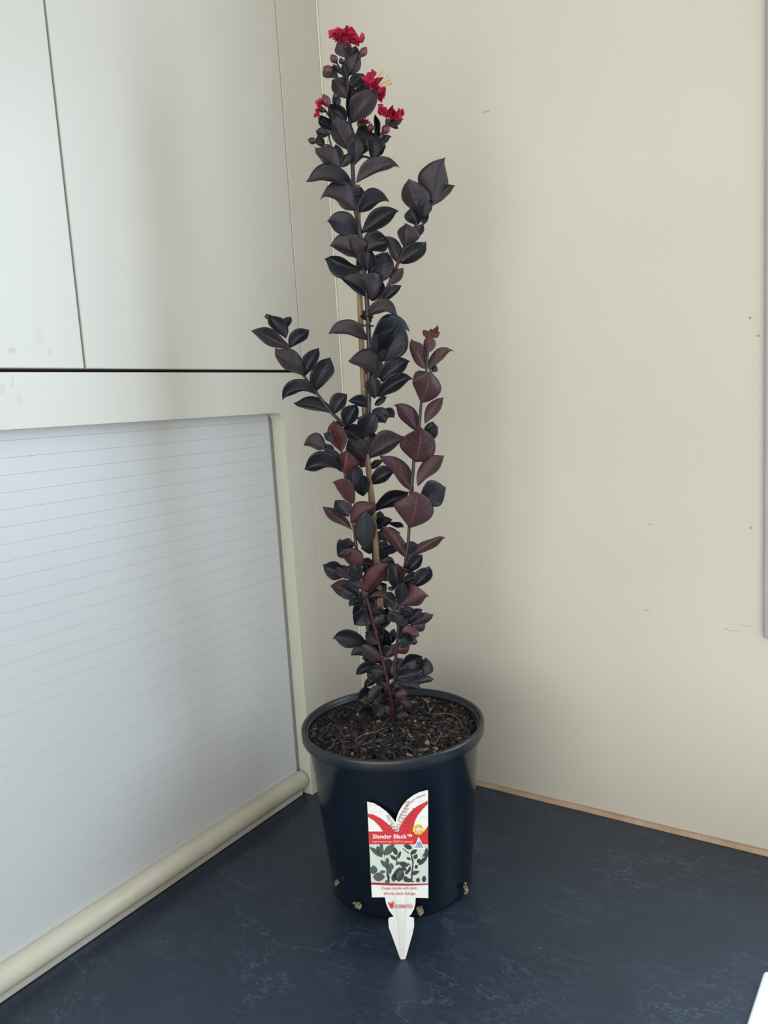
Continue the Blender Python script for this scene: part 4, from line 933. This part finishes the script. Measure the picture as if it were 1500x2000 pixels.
flats('printed_red_blades', [[(232,487),(330,508),(450,568),(560,655),(680,783),(485,783),(430,700),(340,610),(235,540)], [(735,783),(760,700),(830,580),(920,470),(1040,370),(1212,283),(1213,335),(1130,420),(1050,520),(1000,620),(965,783)], [(1150,783),(1217,690),(1218,783)]], .00050, RED)
flats('printed_dark_red_foliage', cluster([(640,770),(590,700)], 3, 45, 14) + cluster([(860,775),(880,650),(940,540),(1000,440)], 8, 52, 17), .00053, MR)  # darker red leaf silhouettes belonging to the label print
flat('printed_title_band', [(250,783),(1218,783),(1219,990),(262,990)], .00056, RED)
flat('printed_photo_ground', [(262,990),(1219,990),(1221,1618),(291,1612)], .00050, MINT)
flats('printed_photo_brick_lines', [[(715,1048),(800,1046),(800,1060),(715,1062)], [(390,1352),(480,1350),(480,1362),(390,1364)], [(1050,1360),(1220,1355),(1220,1368),(1050,1373)], [(285,1120),(310,1120),(345,1300),(320,1300)]], .00053, PALE)
flats('printed_photo_stems', [[(455,990),(480,990),(510,1200),(560,1600),(600,1610),(530,1300)], [(690,1180),(705,1180),(722,1300),(705,1310)], [(925,1130),(945,1130),(985,1260),(960,1600),(930,1600),(960,1300)], [(800,1060),(815,1055),(910,1130),(900,1145)], [(1190,1230),(1200,1240),(1070,1330),(1060,1320)]], .00055, DK)
flats('printed_photo_green_leaves', [leafpoly(480,1200,262,1030,42), leafpoly(480,1170,380,1020,50), leafpoly(500,1170,670,985,62), leafpoly(470,1060,430,985,20), leafpoly(330,1480,330,1330,65), leafpoly(560,1380,440,1240,35), leafpoly(560,1330,550,1200,32), leafpoly(600,1480,560,1300,45)], .00057, DG)
flats('printed_photo_leaves', [leafpoly(705,1170,660,1030,38), leafpoly(710,1250,590,1160,28), leafpoly(720,1230,775,1095,26), leafpoly(960,1060,820,1000,40), leafpoly(930,1150,1040,1075,36), leafpoly(990,1230,1040,1150,36), leafpoly(940,1240,860,1205,22),
    leafpoly(1060,1330,1200,1190,36), leafpoly(1180,1240,1195,1040,36), leafpoly(1050,1300,1080,1220,32), leafpoly(740,1600,750,1360,90), leafpoly(900,1340,730,1290,45), leafpoly(870,1400,760,1380,35), leafpoly(930,1480,1080,1430,34), leafpoly(1000,1380,1050,1330,30),
    leafpoly(860,1610,850,1500,40), leafpoly(920,1610,900,1540,40), leafpoly(1050,1610,1055,1530,34), leafpoly(1150,1610,1155,1495,36), leafpoly(650,1600,680,1450,45), leafpoly(590,1560,540,1440,22), leafpoly(970,1610,975,1580,18), leafpoly(900,1450,930,1340,24), leafpoly(850,1480,900,1400,30)], .00059, DK)
flats('printed_photo_dusky_leaves', [leafpoly(320,1520,520,1520,72), leafpoly(430,1440,530,1435,26), leafpoly(580,1620,520,1580,40), leafpoly(640,1400,600,1290,38), leafpoly(690,1330,750,1270,26), leafpoly(700,1540,800,1400,30), leafpoly(1120,1210,1180,1100,14), leafpoly(930,1330,880,1300,16)], .00061, DK2)
flat('printed_rule', [(291,1612),(600,1622),(900,1632),(1221,1628),(1221,1648),(900,1662),(600,1660),(293,1645)], .00063, DR)
# badges
cxb, cyb = 1060, 748
flat('printed_badge', [(cxb + (92 if k % 2 else 80)*math.cos(PI*k/22), cyb + (92 if k % 2 else 80)*math.sin(PI*k/22)) for k in range(44)], .00064, YE_)
flat('printed_badge_ring', [(cxb + 45*math.cos(2*PI*k/24), cyb + 45*math.sin(2*PI*k/24)) for k in range(24)], .00067, RED)
flat('printed_badge_centre', [(cxb + 37*math.cos(2*PI*k/24), cyb + 37*math.sin(2*PI*k/24)) for k in range(24)], .00069, WH)
flats('printed_badge_mark', [[(cxb-24,cyb-28),(cxb-18,cyb-32),(cxb+26,cyb+24),(cxb+20,cyb+29)], [(cxb-20,cyb+22),(cxb-14,cyb+26),(cxb+20,cyb-18),(cxb+14,cyb-22)]], .00071, BL)
flat('printed_triangle_border', [(1065,866),(1162,1068),(983,1062)], .00065, WH)
flat('printed_triangle', [(1065,898),(1144,1053),(1002,1049)], .00068, BL)
flats('printed_triangle_mark', [[(1065,915),(1085,945),(1065,965),(1045,945)], [(1035,985),(1095,985),(1097,991),(1033,991)], [(1028,1008),(1105,1010),(1107,1018),(1024,1016)], [(1018,1030),(1120,1034),(1121,1041),(1015,1037)]], .00070, PALE)
# lettering
def text_mesh(s, bold=0.0):
    cu = bpy.data.curves.new('lettering', 'FONT'); cu.body = s; cu.offset = bold; cu.resolution_u = 3
    o = bpy.data.objects.new('lettering_tmp', cu); COL.objects.link(o)
    dg = bpy.context.evaluated_depsgraph_get(); me = bpy.data.meshes.new_from_object(o.evaluated_get(dg)); bpy.data.objects.remove(o)
    return me
def text_line(name, s, x0, x1, ybase, capx, off, mat, crop=LX, bold=0.0, slope=0.0):
    """baseline from x0 to x1 (crop px), capital height capx"""
    me = text_mesh(s, bold); xs = [v.co.x for v in me.vertices]; ys = [v.co.y for v in me.vertices]
    a, b = min(xs), max(xs); cap = .69
    for v in me.vertices:
        x = x0 + (v.co.x - a)/(b - a)*(x1 - x0); y = ybase + slope*(x - x0) - v.co.y/cap*capx
        v.co = T3(*crop(x, y), off)
    me.update(); return link(name, me, mat, lab)
text_line('lettering', 'Slender Black\u2122', 318, 955, 893, 66, .00075, WH, bold=.012)
text_line('lettering', "Lagerstroemia spp 'CM04' (l) intended", 318, 962, 958, 28, .00075, ink('pale_pink', (.85, .55, .55)))
text_line('lettering', 'Crepe myrtle with dark,', 460, 1042, 1722, 44, .0014, RED, bold=.003)
text_line('lettering', 'almost black foliage.', 496, 1015, 1806, 42, .0018, RED, bold=.003)
text_line('lettering', 'OZBREED', 610, 778, 385, 29, .0026, RED, crop=KX, bold=.006)
flats('printed_logo', [[(575,388),(560,350),(545,335),(562,338),(578,355),(580,318),(585,350),(598,310),(594,350),(615,322),(602,352),(598,388)], ], .0022, RED, crop=KX)
def arc_text(name, s, path, cap, off, mat, bold=0.0):
    segs = [math.hypot(b[0]-a[0], b[1]-a[1]) for a, b in zip(path, path[1:])]; tot = sum(segs)
    me = text_mesh(s, bold); xs = [v.co.x for v in me.vertices]; a0, b0 = min(xs), max(xs)
    for v in me.vertices:
        t = (v.co.x - a0)/(b0 - a0)*tot; i = 0
        while i < len(segs)-1 and t > segs[i]: t -= segs[i]; i += 1
        p, q = path[i], path[i+1]; f = t/segs[i]; tx, ty = (q[0]-p[0])/segs[i], (q[1]-p[1])/segs[i]
        x = p[0] + (q[0]-p[0])*f + ty*v.co.y/.69*cap; y = p[1] + (q[1]-p[1])*f - tx*v.co.y/.69*cap
        v.co = T3(*LX(x, y), off)
    me.update(); return link(name, me, mat, lab)
arc_text('lettering', 'NARROW FOR TIGHT SPACES', [(745,612),(770,545),(805,480),(850,415),(905,352),(970,295),(1040,250),(1110,218),(1175,196)], 27, .00075, DR, .002)
arc_text('lettering', 'Drought', [(cxb + 56*math.cos(t), cyb + 56*math.sin(t)) for t in [PI*1.15 + PI*.7*k/10 for k in range(11)]], 20, .00075, BK, .004)
arc_text('lettering', 'Tolerant', [(cxb + 76*math.cos(t), cyb + 76*math.sin(t)) for t in [PI*.85 - PI*.7*k/10 for k in range(11)]], 20, .00075, BK, .004)
print('leaves', LEAFN[0])
